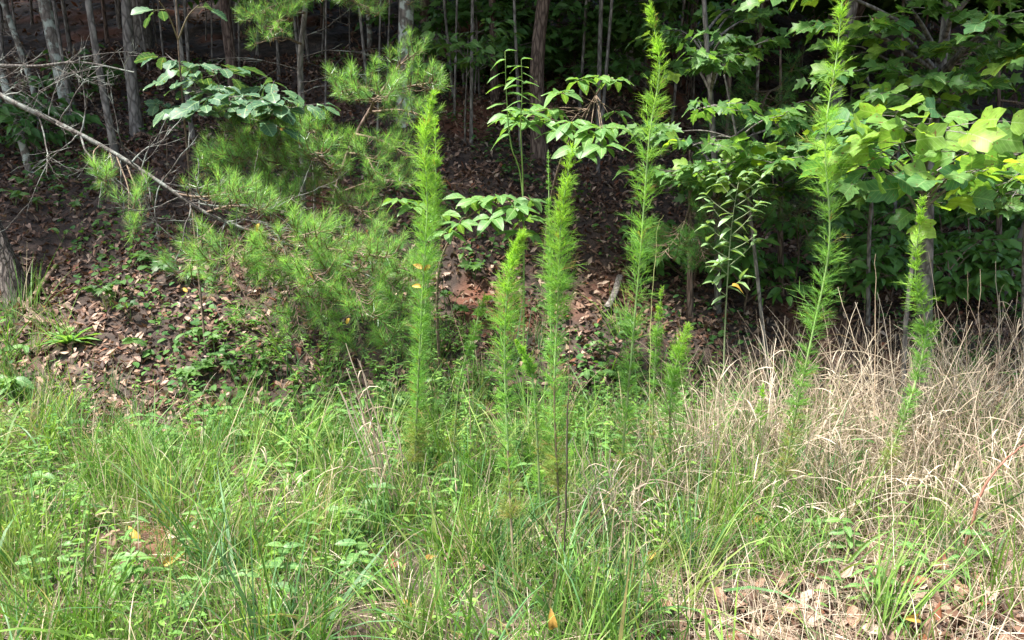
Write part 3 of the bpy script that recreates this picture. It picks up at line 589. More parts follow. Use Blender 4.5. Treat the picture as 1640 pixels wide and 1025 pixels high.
# dim leafy understory up the slope
for px, py, Yd, h in [(560, 60, 11.5, 1.3), (640, 20, 13, 1.4), (700, 90, 10.5, 1.2), (830, 60, 12.5, 1.5), (1010, 70, 12, 1.6), (1050, 150, 9.8, 1.2), (940, 140, 10.2, .9), (60, 260, 8.2, .5), (20, 255, 8.6, .5), (110, 240, 9.2, .4), (420, 40, 13.5, 1.2), (330, 30, 13, 1.0), (760, 150, 9.6, .8), (1000, 20, 14, 1.6), (880, 20, 14, 1.6)]:
    b = G(px, Yd); leafy('understory_sapling', 'dim leafy sapling in the shade of the wood', b, [b, b + [.03, 0, h * .6], b + [U(-.1, .1), 0, h]], [(b + [U(-.8, .8) * h, U(-.6, .3), h * U(.45, 1.2)], .3 + .2 * h, 6) for _ in range(6)], V_ovate if U() < .5 else V_maple, .13, cap=0, r0=.012, bark=B_grey, per=6, group='dim leafy saplings up the slope', fcol=((.045, .12, .03), (.09, .19, .045)))
# blue-green oak at the left
b = G(505, 6.3)
leafy('oak_sapling', 'oak sapling with flat blue-green scalloped leaves at the upper left', b, [b, *PP((500, 240, 6.1), (470, 196, 5.9), (400, 172, 5.7), (300, 140, 5.6))],
      spr([(300, 100, 5.5, .22, 4), (265, 85, 5.6, .15, 2), (340, 112, 5.4, .2, 4), (310, 150, 5.3, .25, 5), (360, 160, 5.2, .28, 6), (410, 165, 5.2, .28, 6), (300, 185, 5.4, .2, 3), (440, 130, 5.5, .2, 3), (470, 175, 5.3, .25, 5), (400, 190, 5.2, .25, 5), (350, 180, 5.3, .2, 4)]),
      V_oak, .15, r0=.012, bark=B_grey, per=4, upt=.3, up_bias=(0, -.4, 0), petiole=.1)
b = G(268, 7.6)
leafy('oak_seedling', 'small dark oak sprig behind the thin grey stem', b, [b, *PP((266, 200, 7.5), (262, 165, 7.5))], spr([(262, 172, 7.3, .12, 3), (250, 160, 7.4, .1, 2)]), V_oak, .16, r0=.005, per=3)
b = G(330, 5.4)
leafy('hickory_sapling', 'thin pale stem carrying leaves that dip in from the top edge', b + [0, 0, 0], [b, *PP((296, 200, 5.4), (285, 60, 5.3), (280, -60, 5.2))], spr([(255, 2, 5.0, .1, 1), (318, 8, 5.0, .1, 1)]), V_oak, .12, r0=.009, per=3)
# glossy whorled clusters in the middle
def whorled(name, label, base, trunk, heads, size, r0=.012, V=V_ovate):
    base = np.asarray(base, float); t = thing(name, label, 'sapling', base); tc = catmull(trunk, 24); m = MB(); m.tube(tc, np.linspace(r0, r0 * .4, 24), 7, (.2, .16, .1), .05); m.build('trunk', B_twig, t, base)
    for c, n in heads:
        c = np.asarray(c, float); a = tc[np.argmin(np.linalg.norm(tc - (c - [0, 0, .12]), axis=1))]; m = MB(); m.tube(catmull([a, (a + c) / 2 + [0, 0, .02], c], 8), np.linspace(.005, .002, 8), 4, (.2, .2, .1)); m.build('branch', B_twig, t, base)
        a0 = U(0, 6.28)
        for i in range(n):
            an = a0 + i * 2 * math.pi / n * 1.03 + U(-.25, .25); y = np.array([math.cos(an), math.sin(an), U(-.35, .3)])
            place_obj('leaf', V[rng.integers(len(V))][1], t, c + y * .02, y, np.array([0, -.35, 1.]) + rng.normal(0, .22, 3), size * U(.7, 1.15), base)
b = G(868, 6.4)
whorled('sourwood_sapling', 'sapling with whorls of glossy oval leaves before the central trunk', b, [b, *PP((880, 330, 6.2), (905, 240, 5.9), (950, 160, 5.6), (975, 120, 5.5))],
        [(P(*q), int(U(6, 9))) for q in [(900, 150, 5.3), (930, 128, 5.4), (960, 125, 5.3), (985, 128, 5.4), (915, 195, 5.1), (945, 215, 5.0), (965, 205, 5.0), (985, 205, 5.2), (895, 210, 5.1), (925, 235, 5.0), (965, 235, 4.9), (870, 195, 5.2), (845, 180, 5.2), (985, 180, 5.4), (880, 175, 5.4), (835, 195, 5.2), (818, 185, 5.3)]], .15)
b = G(705, 5.5)
whorled('sourwood_sapling', 'low sapling with whorls of glossy leaves behind the feathery weeds', b, [b, *PP((700, 480, 5.3), (712, 400, 5.2), (760, 340, 5.1), (830, 320, 5.1))],
        [(P(*q), int(U(6, 9))) for q in [(640, 322, 5.0), (665, 330, 5.0), (735, 358, 4.8), (720, 372, 4.9), (770, 322, 5.0), (800, 315, 5.0), (825, 335, 4.9), (850, 320, 5.0), (790, 350, 4.9), (750, 318, 5.1), (845, 350, 5.1), (835, 372, 5.0), (705, 345, 5.0)]], .14)
# pale upright sprout
b = G(838, 5.2)
t = thing('leafy_sprout', 'upright pale green sprout with paired leaves left of the central trunk', 'sprout', b)
for pts in (((838, 330, 5.1), (818, 230, 4.9), (811, 150, 4.8), (809, 82, 4.75)), ((838, 330, 5.1), (834, 210, 4.8), (836, 150, 4.7), (835, 95, 4.65))):
    c = catmull([b, *PP(*pts)], 40); m = MB(); m.tube(c, np.linspace(.006, .002, 40), 5, (.2, .3, .08)); m.build('stem', M_stem, t, b)
    for i in range(12):
        k = int(20 + 19 * (i + 1) / 12); s = 1 if i % 2 else -1; y = np.array([s * U(.7, 1), U(-.7, .2), U(-.1, .35)])
        place_obj('leaf', V_lance[i % 5][1], t, c[k], y, np.array([0, -.3, 1]) + rng.normal(0, .2, 3), U(.09, .14) * (1.05 - .3 * (k > 36)), b)

# ------------------------------------------------------------------ shrubs of the damp hollow at the right
sp_i = 0
for px, Yd, h, rad, n in [(1500, 9.2, .5, .5, 7), (1580, 8.6, .5, .5, 7), (1640, 9.6, .6, .6, 7), (1450, 10.5, .6, .6, 7), (1560, 11.5, .9, .7, 8), (1660, 12, 1.0, .8, 8), (1380, 10.2, .5, .5, 6), (1490, 13, 1.4, .8, 8), (1610, 14.5, 1.8, .9, 9), (1700, 10.5, .8, .7, 7), (1540, 16.5, 2.4, 1.1, 9), (1400, 14, 1.6, .9, 8), (1660, 17.5, 2.6, 1.2, 9), (1300, 12.5, 1.2, .8, 8), (1740, 14, 1.6, .9, 8), (1450, 18.5, 2.6, 1.2, 9), (1220, 15.5, 1.8, 1., 8), (1330, 18, 2.6, 1.2, 8), (1110, 7.0, .55, .45, 8), (1190, 6.7, .6, .45, 8), (1270, 7.1, .7, .5, 9), (1345, 6.7, .6, .45, 8), (1425, 7.2, .7, .5, 9), (1510, 6.8, .6, .5, 8), (1590, 7.0, .7, .5, 9), (1660, 6.6, .7, .5, 8), (1230, 8.0, .9, .6, 9), (1390, 8.2, .9, .6, 9), (1540, 8.0, .9, .6, 9)]:
    b = G(px, Yd); sl_ = [(b + [U(-1, 1) * rad, U(-1, 1) * rad, h * U(.35, 1.15)], rad * .6, 5) for _ in range(n)]
    leafy('shrub', 'green leafy shrub in the hollow behind the dry grass', b, [b, b + [.03, 0, h * .5], b + [0, .05, h]], sl_, V_ovate, .075 + .007 * Yd, cap=0, r0=.012, cat='shrub', group='shrubs in the hollow', per=6, fcol=((.06, .15, .03), (.11, .23, .045)))

# ------------------------------------------------------------------ low plants on the bank
HC = ((.05, .13, .04), (.11, .23, .05))
TL = leaf_t(*OVATE, fold=.25, droop=.3, seed=3, xs=1.25)
mb = MB()
p = scatter(16000, 4.3, 11, dens=lambda x, y: sst(.42, .85, patch(x, y, 1.6, 1.)) * (1 - .55 * sst(7, 11, y)) * (1 - .5 * sst(-.2, .5, x) * sst(5.5, 7, y)))
n = len(p); h = U(.02, .16, n)
mb.place(TL, p + np.stack([0 * h, 0 * h, h], -1), flat(n) + [0, 0, -.1], nrm(updirs(n, .45) + [0, -.35, 0]), U(.03, .075, (n, 1)) * np.ones((1, 3)), lerpc(*HC, U(0, 1, n)))
tag(mb.build('ground_cover', M_herb), 'small green leaves of low plants spread over the bank', 'ground cover', kind='stuff')

def seedling(name, label, base, h, nst, V, size, cat='seedling', group=None, per=4):
    base = np.asarray(base, float); t = thing(name, label, cat, base, group)
    for s in range(nst):
        e = base + np.array([U(-.5, .5) * h, U(-.6, .2) * h, h * U(.7, 1.1)]); c = catmull([base, base * .5 + e * .5 + [0, 0, .1 * h], e], 8)
        m = MB(); m.tube(c, np.linspace(.0035, .0015, 8), 4, (.14, .2, .07)); m.build('stem', M_stem, t, base)
        for i in range(per):
            an = i * 2.4 + U(-.4, .4) + s; y = np.array([math.cos(an), math.sin(an), U(-.3, .25)]); place_obj('leaf', V[rng.integers(len(V))][1], t, c[7 if i < 3 else 5], y, np.array([0, -.5, 1]) + rng.normal(0, .3, 3), size * U(.7, 1.2), base)
    return t
for (px, py) in [(100, 378), (160, 300), (180, 478), (210, 505), (155, 470), (245, 320), (300, 455), (330, 460), (230, 560), (330, 590), (310, 540), (40, 290), (70, 280), (25, 320), (90, 300), (120, 330), (60, 330), (230, 420), (270, 440), (360, 600), (300, 610), (400, 600), (345, 560), (720, 480), (760, 440), (740, 420), (745, 500), (765, 520), (725, 550), (950, 620), (990, 600), (1000, 520), (960, 560), (1020, 640), (700, 620), (640, 640), (610, 620), (930, 650), (1180, 640), (1150, 600), (880, 640)]:
    b = GP(px, py + 12); seedling('seedling', 'small leafy seedling growing through the dead leaves', b, U(.08, .17), int(U(2, 4)), [V_maple, V_ovate][int(U(0, 2))], U(.06, .1), group='seedlings on the leafy bank')
seedling('leafy_herb', 'broad-leaved herb at the left edge below the mossy roots', GP(28, 640), .16, 4, V_ovate, .12, 'herb', per=5)
seedling('leafy_herb', 'bright yellow-green seedling under the roots at the left edge', GP(30, 575), .1, 2, V_ovate, .09, 'herb', per=3)
# rosette
b = GP(112, 555); t = thing('leaf_rosette', 'rosette of narrow upright green leaves on the bank', 'plant', b)
for i in range(18):
    an = i * 2.4; y = np.array([math.cos(an) * U(.5, 1), math.sin(an) * U(.4, .9), U(.4, 1.2)]); place_obj('leaf', V_lance[i % 5][1], t, b + y * .01, y, (-y[0], -y[1], 1), U(.14, .22), b)

# lance-leaved herbs among the grass
def lancer(label, base, tip, n, size, V=V_lance, name='leafy_herb', group=None, cat='herb', r=.004, branch=0):
    base = np.asarray(base, float); t = thing(name, label, cat, base, group); c = catmull([base, (base + tip) / 2 + rng.normal(0, .015, 3), tip], 24); m = MB(); m.tube(c, np.linspace(r, .0016, 24), 5, (.15, .24, .07)); m.build('stem', M_stem, t, base)
    for i in range(n):
        k = int(5 + 18 * (i + 1) / n); an = i * 1.57 + U(-.3, .3)
        for s in (0, math.pi):
            y = np.array([math.cos(an + s), math.sin(an + s), U(.0, .5)]); place_obj('leaf', V[rng.integers(len(V))][1], t, c[k], y, np.array([-y[0] * .4, -y[1] * .4 - .4, 1]) + rng.normal(0, .15, 3), size * U(.7, 1.1) * (1 - .35 * (i + 1) / n), base)
    return t
for px, py, Yd, lb in [(125, 780, 3.55, 'tall herb with long drooping lance leaves at lower left'), (205, 830, 3.3, 'herb with lance leaves beside a yellow leaf at lower left'), (232, 665, 4.3, 'bright herb with broad upper leaves at the foot of the bank')]:
    tip = P(px, py, Yd); bs = G(px + 25, Yd + .03); lancer(lb, bs, tip, 5, .19)
for px, py, Yd in [(345, 660, 4.3), (375, 655, 4.3), (400, 690, 4.1), (430, 650, 4.4), (455, 640, 4.4), (470, 690, 4.1), (505, 615, 4.5), (510, 680, 4.2), (535, 650, 4.4), (560, 690, 4.1), (300, 720, 3.9), (260, 720, 4.0), (340, 740, 3.8), (420, 735, 3.8), (580, 640, 4.4), (590, 690, 4.2), (690, 720, 4.0), (740, 740, 3.8), (480, 750, 3.7), (390, 770, 3.6), (620, 705, 4.1), (1000, 700, 4.1), (180, 700, 4.1), (150, 740, 3.8), (60, 760, 3.7), (280, 690, 4.2), (640, 660, 4.3), (600, 610, 4.5), (545, 600, 4.6), (660, 690, 4.2), (1090, 690, 4.1), (940, 690, 4.2)]:
    bs = G(px + U(-15, 15), Yd); lancer('leafy herb with narrow pointed leaves in the grass below the bank', bs, P(px, py, Yd), int(U(6, 9)), U(.15, .2), group='lance-leaved herbs below the bank')
for px, py, Yd in [(600, 930, 2.65), (520, 960, 2.6), (480, 880, 2.9), (430, 900, 2.8), (370, 930, 2.7), (560, 870, 2.95), (610, 790, 3.3), (520, 800, 3.2), (300, 960, 2.55), (340, 860, 3.0), (240, 980, 2.5), (1385, 705, 3.4), (1140, 735, 3.4), (1560, 630, 3.8), (1620, 600, 3.9), (1240, 840, 3.0), (1310, 830, 3.05), (1260, 870, 2.9), (840, 900, 2.85), (980, 760, 3.5), (1100, 800, 3.2), *[(U(10, 640), U(760, 960), 0) for _ in range(26)], *[(U(640, 1600), U(740, 930), 0) for _ in range(14)]]:
    if Yd == 0: Yd = float(GP(px, py + 75)[1])
    bs = G(px + U(-15, 15), Yd); lancer('short broad-leaved weed sprouting through the roadside grass', bs, P(px, py, Yd), int(U(3, 6)), U(.07, .12), V=V_lance if U() < .7 else V_ovate, name='grass_weed', group='short weeds in the roadside grass', r=.003)
# the drooping-leaved weed
b = G(1158, 4.3); t = thing('branching_weed', 'tall branching weed with drooping narrow pale leaves before dark shade', 'weed', b)
c = catmull([b, *PP((1160, 560, 4.25), (1165, 450, 4.2), (1172, 360, 4.2), (1183, 290, 4.2))], 60); m = MB(); m.tube(c, np.linspace(.006, .002, 60), 6, (.2, .24, .12)); m.build('stem', M_stem, t, b)
def dleaf(p, d, s): place_obj('leaf', V_pale[rng.integers(5)][1], t, p, d, np.array([-d[0] * .6, -d[1] * .6 - .2, 1.]), s, b)
for i in range(16):
    f = .42 + .57 * (i + 1) / 16; k = int(f * 59); sg = 1 if i % 2 else -1; L = (.19 if .55 < f < .92 else .1) * U(.8, 1.1); d = nrm(np.array([sg * U(.6, 1), U(-.5, .3), U(.5, .95)]))
    e = c[k] + d * L; m = MB(); w_ = catmull([c[k], c[k] + d * L * .6 - [0, 0, .01], e], 8); m.tube(w_, np.linspace(.003, .0012, 8), 4, (.2, .24, .12)); m.build('branch', M_stem, t, b)
    dleaf(c[k], np.array([sg * .9, U(-.6, .2), -.05]),     .095 * U(.8, 1.2))
    for j in (4, 6, 7, 7):
        s2 = U(-1, 1); dleaf(w_[j], np.array([sg * .5 + s2, U(-.6, .4), U(.1, .7)]), U(.05, .085))
for i in range(4): dleaf(c[59], np.array([U(-1, 1), U(-.6, .3), U(.1, .5)]), .07)
place_obj('yellow_leaf', V_yellow[0][1], t, P(1172, 458, 4.12), (1, -.2, .2), (0, -.5, 1), .06, b)

# ------------------------------------------------------------------ feathery dog-fennel weeds
def fennel(label, pts, L=.085, dens=1., bare=.16, name='feathery_weed', yel=.6, group=None, dark_base=False):
    """pts: photo points with depth from the foot to the tip"""
    base = G(pts[0][0], pts[0][2]); t = thing(name, label, 'weed', base, group)
    q = [base - [0, 0, .02]] + [P(*p) for p in pts[1:]]; n = 200; c = catmull(q, n); H = np.linalg.norm(np.diff(c, axis=0), axis=1).sum()
    m = MB(); rr = np.linspace(.0062, .0016, n) * (1 if H > .9 else .7); m.tube(c[:int(n * .3)], rr[:int(n * .3)], 6, (.15, .12, .07) if dark_base else (.17, .22, .08)); m.tube(c[int(n * .3) - 1:], rr[int(n * .3) - 1:], 6, (.24, .36, .12)); m.build('stem', M_stem, t, base)
    L = L * .82; bare = bare * .55; nn = int(H / .0112 * dens); f = np.sort(bare + (1 - bare) * U(0, 1, nn) ** 1.25); per = 5
    f = np.repeat(f, per); N = len(f); k = np.minimum((f * (n - 1)).astype(int), n - 2); root = c[k] + (c[k + 1] - c[k]) * (f * (n - 1) - k)[:, None]; ax = nrm(c[k + 1] - c[k])
    az = np.arange(N) * 2.399 + U(-.4, .4, N); A = nrm(np.cross(ax, [0, 1., .1])); B = np.cross(ax, A); outd = A * np.cos(az)[:, None] + B * np.sin(az)[:, None]
    el = np.where(f > .9, 1.0, .55 + .35 * f) + rng.normal(0, .18, N)
    clump = .98 + .12 * np.sin(f * H * 38 + az * .3 + U(0, 6)) + .12 * np.sin(f * H * 9 + U(0, 6))
    Lb = L * np.clip(.3 + (1.0 - f) / .42 * .7, .3, 1) * (1 - .32 * sst(.6, bare, f)) * U(.6, 1.25, N) * clump * np.where(U(0, 1, N) < .03, 1.7, 1)
    d = nrm(outd * np.cos(el)[:, None] + ax * np.sin(el)[:, None])
    ct = lerpc((.14, .31, .075), (.34, .55, .065), np.clip(sst(.35, 1., f) * yel + rng.normal(0, .12, N) + .12, 0, 1))
    ct = ct * (1 - .6 * sst(bare + .12, bare, f)[:, None]) + np.array([.26, .22, .08]) * (.6 * sst(bare + .12, bare, f)[:, None])
    old = (U(0, 1, N) < .02 + .2 * sst(.3, bare, f)); ct[old] = lerpc((.3, .3, .08), (.3, .2, .1), U(0, 1, old.sum()))
    m = MB(); m.ribbons(root, d, Lb, .0026, .10, 2, ct, ct)
    T = 10; s = U(.2, .97, (N, T)); r2 = (root[:, None] + d[:, None] * (Lb[:, None] * s)[..., None] - np.array([0, 0, 1]) * (.10 * Lb[:, None] * s ** 2.2)[..., None]).reshape(-1, 3)
    d2 = nrm(np.repeat(d, T, 0) * 1.25 + nrm(rng.normal(size=(N * T, 3))) * .75); L2 = np.repeat(Lb, T) * U(.3, .6, N * T); c2 = np.repeat(ct, T, 0) * U(.85, 1.2, (N * T, 1))
    m.ribbons(r2, d2, L2, .0029, .12, 1, c2 * .9, c2)
    m.build('foliage', M_fen, t, base, kind='stuff'); return t
fennel('tallest feathery weed, reaching the top just right of centre', [(985, 0, 3.25), (1000, 690, 3.2), (1012, 560, 3.2), (1026, 400, 3.15), (1040, 220, 3.1), (1056, 110, 3.1), (1042, 14, 3.1)], L=.10, dens=.85)
fennel('tall curving feathery weed that leaves the top of the frame near the leafy saplings', [(1240, 0, 3.2), (1270, 680, 3.2), (1300, 540, 3.2), (1328, 390, 3.15), (1322, 220, 3.1), (1340, 90, 3.1), (1352, -30, 3.1)], L=.10, dens=.8)
fennel('feathery weed before the young pine, spotted with yellow leaves', [(662, 0, 3.5), (668, 650, 3.45), (676, 480, 3.4), (684, 330, 3.4), (680, 220, 3.4), (694, 148, 3.4)], L=.10, dens=1.25)
fennel('slim second stem rising beside the spotted feathery weed', [(668, 0, 3.55), (672, 600, 3.5), (690, 400, 3.5), (698, 280, 3.5), (696, 190, 3.5)], L=.08, dens=.9)
fennel('feathery weed with glowing tip in front of the central trunk', [(898, 0, 3.15), (888, 640, 3.1), (894, 480, 3.1), (898, 360, 3.05), (916, 238, 3.0)], L=.105, dens=1.2, dark_base=True)
fennel('shorter bright feathery weed with a bare dark foot', [(826, 0, 2.55), (815, 760, 2.75), (808, 560, 2.8), (816, 440, 2.8), (838, 372, 2.75)], L=.09, dens=1.3, bare=.3, dark_base=True)
fennel('feathery weed leaning over the dry grass below the tulip leaves', [(1360, 0, 3.05), (1440, 690, 3.2), (1482, 540, 3.25), (1466, 440, 3.2), (1478, 318, 3.15)], L=.075, dens=1.1, bare=.3)
fennel('bushy short feathery weed at the edge of the dark hollow', [(1072, 0, 3.6), (1074, 640, 3.55), (1084, 580, 3.55), (1102, 516, 3.5)], L=.09, dens=1.2)
fennel('thin bowed feathery shoot left of the bright weed', [(722, 0, 3.7), (735, 620, 3.65), (758, 540, 3.6), (772, 486, 3.6), (786, 474, 3.55)], L=.045, bare=.2)
fennel('bent yellow-green shoot leaning right from the bright weed', [(870, 0, 3.0), (856, 640, 2.95), (846, 580, 2.95), (826, 545, 2.9)], L=.04, yel=.8, bare=.35)
fennel('thin feathery shoot close beside the tallest weed', [(1040, 0, 3.5), (1048, 600, 3.5), (1054, 520, 3.45), (1060, 460, 3.4)], L=.045, bare=.3)
fennel('small feathery shoot standing alone at the foot of the bank', [(316, 0, 4.0), (314, 720, 4.0), (308, 690, 4.0), (306, 652, 4.0)], L=.05, bare=.1)
fennel('small feathery shoot among straw right of centre', [(1215, 0, 3.6), (1218, 680, 3.6), (1222, 616, 3.55)], L=.05, bare=.15)
fennel('dim slender feathery weed standing behind the glowing-tipped one', [(884, 0, 3.9), (882, 520, 3.9), (880, 380, 3.9), (878, 240, 3.9)], L=.04, yel=.1, bare=.3)
for px, py, Yd in [(760, 745, 3.5), (800, 730, 3.6), (850, 720, 3.6), (1150, 850, 2.95), (1190, 830, 3.0), (1250, 760, 3.3), (1120, 760, 3.4), (1060, 740, 3.6), (930, 730, 3.6), (870, 760, 3.3), (1610, 780, 3.1), (880, 690, 3.7), (700, 780, 3.4)]:
    fennel('low feathery tuft of soft leaves in the grass', [(px + U(-10, 10), 0, Yd), (px, py + 30, Yd), (px + U(-15, 15), py - 15, Yd)], L=.085, dens=1.0, bare=.05, name='feathery_tuft', yel=.25, group='low feathery tufts in the grass')

# ------------------------------------------------------------------ grass
GC = np.array([(.075, .175, .035), (.125, .25, .045), (.19, .33, .06), (.11, .235, .085), (.27, .36, .10)])
def gcol(n): return GC[rng.integers(0, 5, n)] * U(.8, 1.2, (n, 1))
DC = np.array([(.46, .375, .275), (.34, .265, .19), (.6, .51, .39), (.28, .205, .145), (.5, .405, .29)])
def dcol(n): return DC[rng.integers(0, 5, n)] * U(.75, 1.15, (n, 1))
def dgreen(x, y):
    px = pxof(x, y); return (1 - .25 * sst(950, 1400, px)) * (1 - .92 * sst(1000, 1150, px) * sst(2.9, 2.6, y)) * (1 - .92 * sst(3.95, 4.6, y) * sst(60, 160, px) * sst(520, 380, px)) * (1 - .6 * sst(4.3, 5.3, y) - .2 * sst(300, 700, px) * sst(3.6, 4.6, y)) * (.45 + .75 * patch(x, y, 2.2, .5))
mb = MB()
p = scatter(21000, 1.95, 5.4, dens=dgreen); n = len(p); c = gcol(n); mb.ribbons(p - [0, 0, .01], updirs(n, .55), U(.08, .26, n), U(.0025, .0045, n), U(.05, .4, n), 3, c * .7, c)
for nt_, nb, L0, L1, W, tilt, bend, spread in ((820, 30, .18, .42, .0042, .36, .4, .035), (560, 28, .32, .72, .0054, .34, .5, .045), (190, 9, .32, .7, .011, .5, .6, .05)):
    q = scatter(nt_, 1.95, 6.0, dens=lambda x, y: np.maximum(dgreen(x, y), .1 * sst(420, 600, pxof(x, y))) * sst(.15, .6, patch(x, y, 2.6, 3.3))); k = len(q)
    p = np.repeat(q, nb, 0); n = len(p); p = p + rng.normal(0, spread, (n, 3)) * [1, 1, 0]; p[:, 2] = g(p[:, 0], p[:, 1]) - .01
    cc = np.repeat(gcol(k), nb, 0) * U(.75, 1.25, (n, 1)); dry = U(0, 1, n) < .12; cc[dry] = np.array([.42, .35, .22]) * U(.7, 1.2, (dry.sum(), 1))
    L = np.repeat(U(.65, 1.15, k), nb) * U(L0, L1, n); d = updirs(n, tilt) + np.repeat(rng.normal(0, .18, (k, 3)), nb, 0) * [1, 1, 0]
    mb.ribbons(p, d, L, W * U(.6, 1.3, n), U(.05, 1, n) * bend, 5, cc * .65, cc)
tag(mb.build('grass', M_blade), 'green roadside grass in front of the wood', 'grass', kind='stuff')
# tiny leaves woven through the grass
mb = MB(); p = scatter(10000, 2.0, 5.2, dens=lambda x, y: dgreen(x, y) * sst(.45, .8, patch(x, y, 3.1, 2.2))); n = len(p)
TS = leaf_t(*BLADE3, fold=.3, droop=.3, seed=9)
h = U(.01, .24, n); mb.place(TS, p + np.stack([0 * h, 0 * h, h], -1), flat(n) + [0, 0, .15], nrm(updirs(n, .6) + [0, -.3, 0]), U(.02, .055, (n, 1)) * np.array([[.5, 1, 1]]), lerpc((.09, .2, .04), (.2, .33, .06), U(0, 1, n)))
tag(mb.build('creeping_herbs', M_herb), 'tiny green leaves of creeping herbs woven through the grass', 'herbs', kind='stuff')
# fine-stemmed leafy undergrowth where the grass meets the bank
mb = MB()
p = scatter(430, 3.3, 5.7, dens=lambda x, y: (.12 + .88 * sst(150, 450, pxof(x, y)) * sst(1250, 1000, pxof(x, y))) * sst(3.2, 4.0, y) * (1 - .8 * sst(380, 250, pxof(x, y)) * sst(4.2, 4.6, y)) + .35 * sst(250, 60, pxof(x, y)) * sst(4.7, 4.3, y))
for q in p:
    h = U(.15, .5); e = q + [U(-.12, .12), U(-.15, .05), h]; c = catmull([q, q * .5 + e * .5 + rng.normal(0, .02, 3), e], 7); mb.tube(c, np.linspace(.002, .001, 7), 3, (.13, .2, .06))
    n = int(U(14, 34)); f = U(.15, 1, n); r_ = q + (e - q) * f[:, None]; d_ = flat(n) + np.stack([0 * f, 0 * f, U(-.1, .6, n)], -1); yl = U() < .35
    mb.place(TS, r_, d_, nrm(updirs(n, .5) + [0, -.4, 0]), (U(.03, .075, (n, 1)) * (1.15 - .5 * f[:, None])) * np.array([[.45, 1, 1]]), lerpc((.07, .17, .04), (.13, .25, .05) if not yl else (.2, .33, .06), U(0, 1, n)))
tag(mb.build('undergrowth', M_herb), 'fine leafy undergrowth where the grass meets the bank', 'undergrowth', kind='stuff')
# dry straw
def ddry(x, y):
    px = pxof(x, y); return (.22 + .78 * sst(880, 1250, px)) * (1 - .7 * sst(4.6, 5.3, y)) * (.4 + .8 * patch(x, y, 1.9, 4)) 
mb = MB()
p = scatter(8500, 2.0, 4.9, dens=ddry); n = len(p); far = sst(2.6, 3.4, p[:, 1]) * sst(900, 1250, pxof(p[:, 0], p[:, 1]))
L = U(.12, .42, n) + far * U(0, .75, n) ** 1.3; c = dcol(n); mb.ribbons(p, updirs(n, .42), L, U(.002, .0046, n), U(.02, .4, n), 5, c * .85, c, tip=.3, kink=rng.normal(0, .2, (n, 3)) * [1, 1, .6])
p = scatter(12000, 2.0, 4.7, dens=lambda x, y: np.maximum(ddry(x, y), .27)); n = len(p); c = dcol(n) * .9     # matted on the ground
d = flat(n) + np.stack([0 * U(size=n), 0 * U(size=n), U(-.05, .5, n)], -1); mb.ribbons(p + np.stack([np.zeros(n), np.zeros(n), U(.005, .06, n)], -1), d, U(.1, .32, n), U(.0016, .0036, n), U(.05, .25, n), 3, c, c, tip=.4)
tag(mb.build('dry_grass', M_straw), 'tangled straw-coloured dry grass', 'dry grass', kind='stuff')
# standing clumps of dead stalks
def clump(label, px, Yd, n, h, tilt, group=None, lean=(0, 0), rs=1., arch=.3):
    b = G(px, Yd); t = thing('dead_grass_clump', label, 'grass clump', b, group)
    n = int(n * 1.7); h = h * 1.2
    for i in range(n):
        m = MB(); d = nrm(np.array([rng.normal(lean[0], tilt), rng.normal(lean[1], tilt * .7), 1.])); r0 = b + [U(-.09, .09), U(-.09, .09), 0]; L = h * U(.6, 1.05); be = U(0, .35) * (arch / .3) if U() > arch else U(.4, .9)
        s = np.linspace(0, 1, 10)[:, None]; hor = nrm(np.array([d[0], d[1], 0]) + 1e-4); c = r0 + d * L * s + (hor * .5 - [0, 0, 1.]) * be * L * s ** 2.6 + rng.normal(0, .004, (10, 3)); cl = dcol(1)[0]
        m.tube(c, np.linspace(.0028, .0013, 10) * rs, 4, cl)
        q = c[rng.integers(2, 8, 4)]; m.ribbons(q, updirs(4, .9), U(.08, .24, 4), .0055, U(.3, .9, 4), 4, cl * .9, cl)
        m.build('stalk', M_straw, t, b)
for px, Yd, n, h, tl in [(1120, 3.7, 12, .7, .35), (1180, 3.6, 10, .75, .4), (1260, 3.8, 12, .8, .35), (1330, 3.9, 12, .85, .35), (1390, 3.7, 14, .85, .3), (1440, 3.5, 14, .85, .3), (1500, 3.8, 14, .95, .35), (1550, 3.6, 12, .95, .4), (1610, 3.9, 12, 1.0, .35), (1660, 3.6, 12, .9, .35), (1480, 3.2, 12, .7, .35), (1570, 3.1, 10, .65, .4), (1350, 3.2, 10, .55, .4), (1230, 3.2, 8, .5, .4), (1640, 3.0, 10, .6, .4), (1420, 4.1, 10, .9, .3), (1540, 4.2, 10, 1.0, .3)]:
    clump('pale dead grass clump standing in the straw at the right', px, Yd, n, h, tl, 'dead grass clumps at the right')
clump('pale dead stalks leaning left beside the spotted feathery weed', 645, 3.3, 10, .72, .08, lean=(-.26, 0), rs=1.4, arch=.06)
clump('small arched dead grass clump left of the spotted feathery weed', 485, 3.2, 7, .36, .4, rs=1.2)
clump('dead brown grass clump at the foot of the tallest weed', 990, 3.05, 18, .45, .25, rs=1.3)
clump('dead grass clump right of the tallest weed', 1065, 3.35, 12, .45, .35)
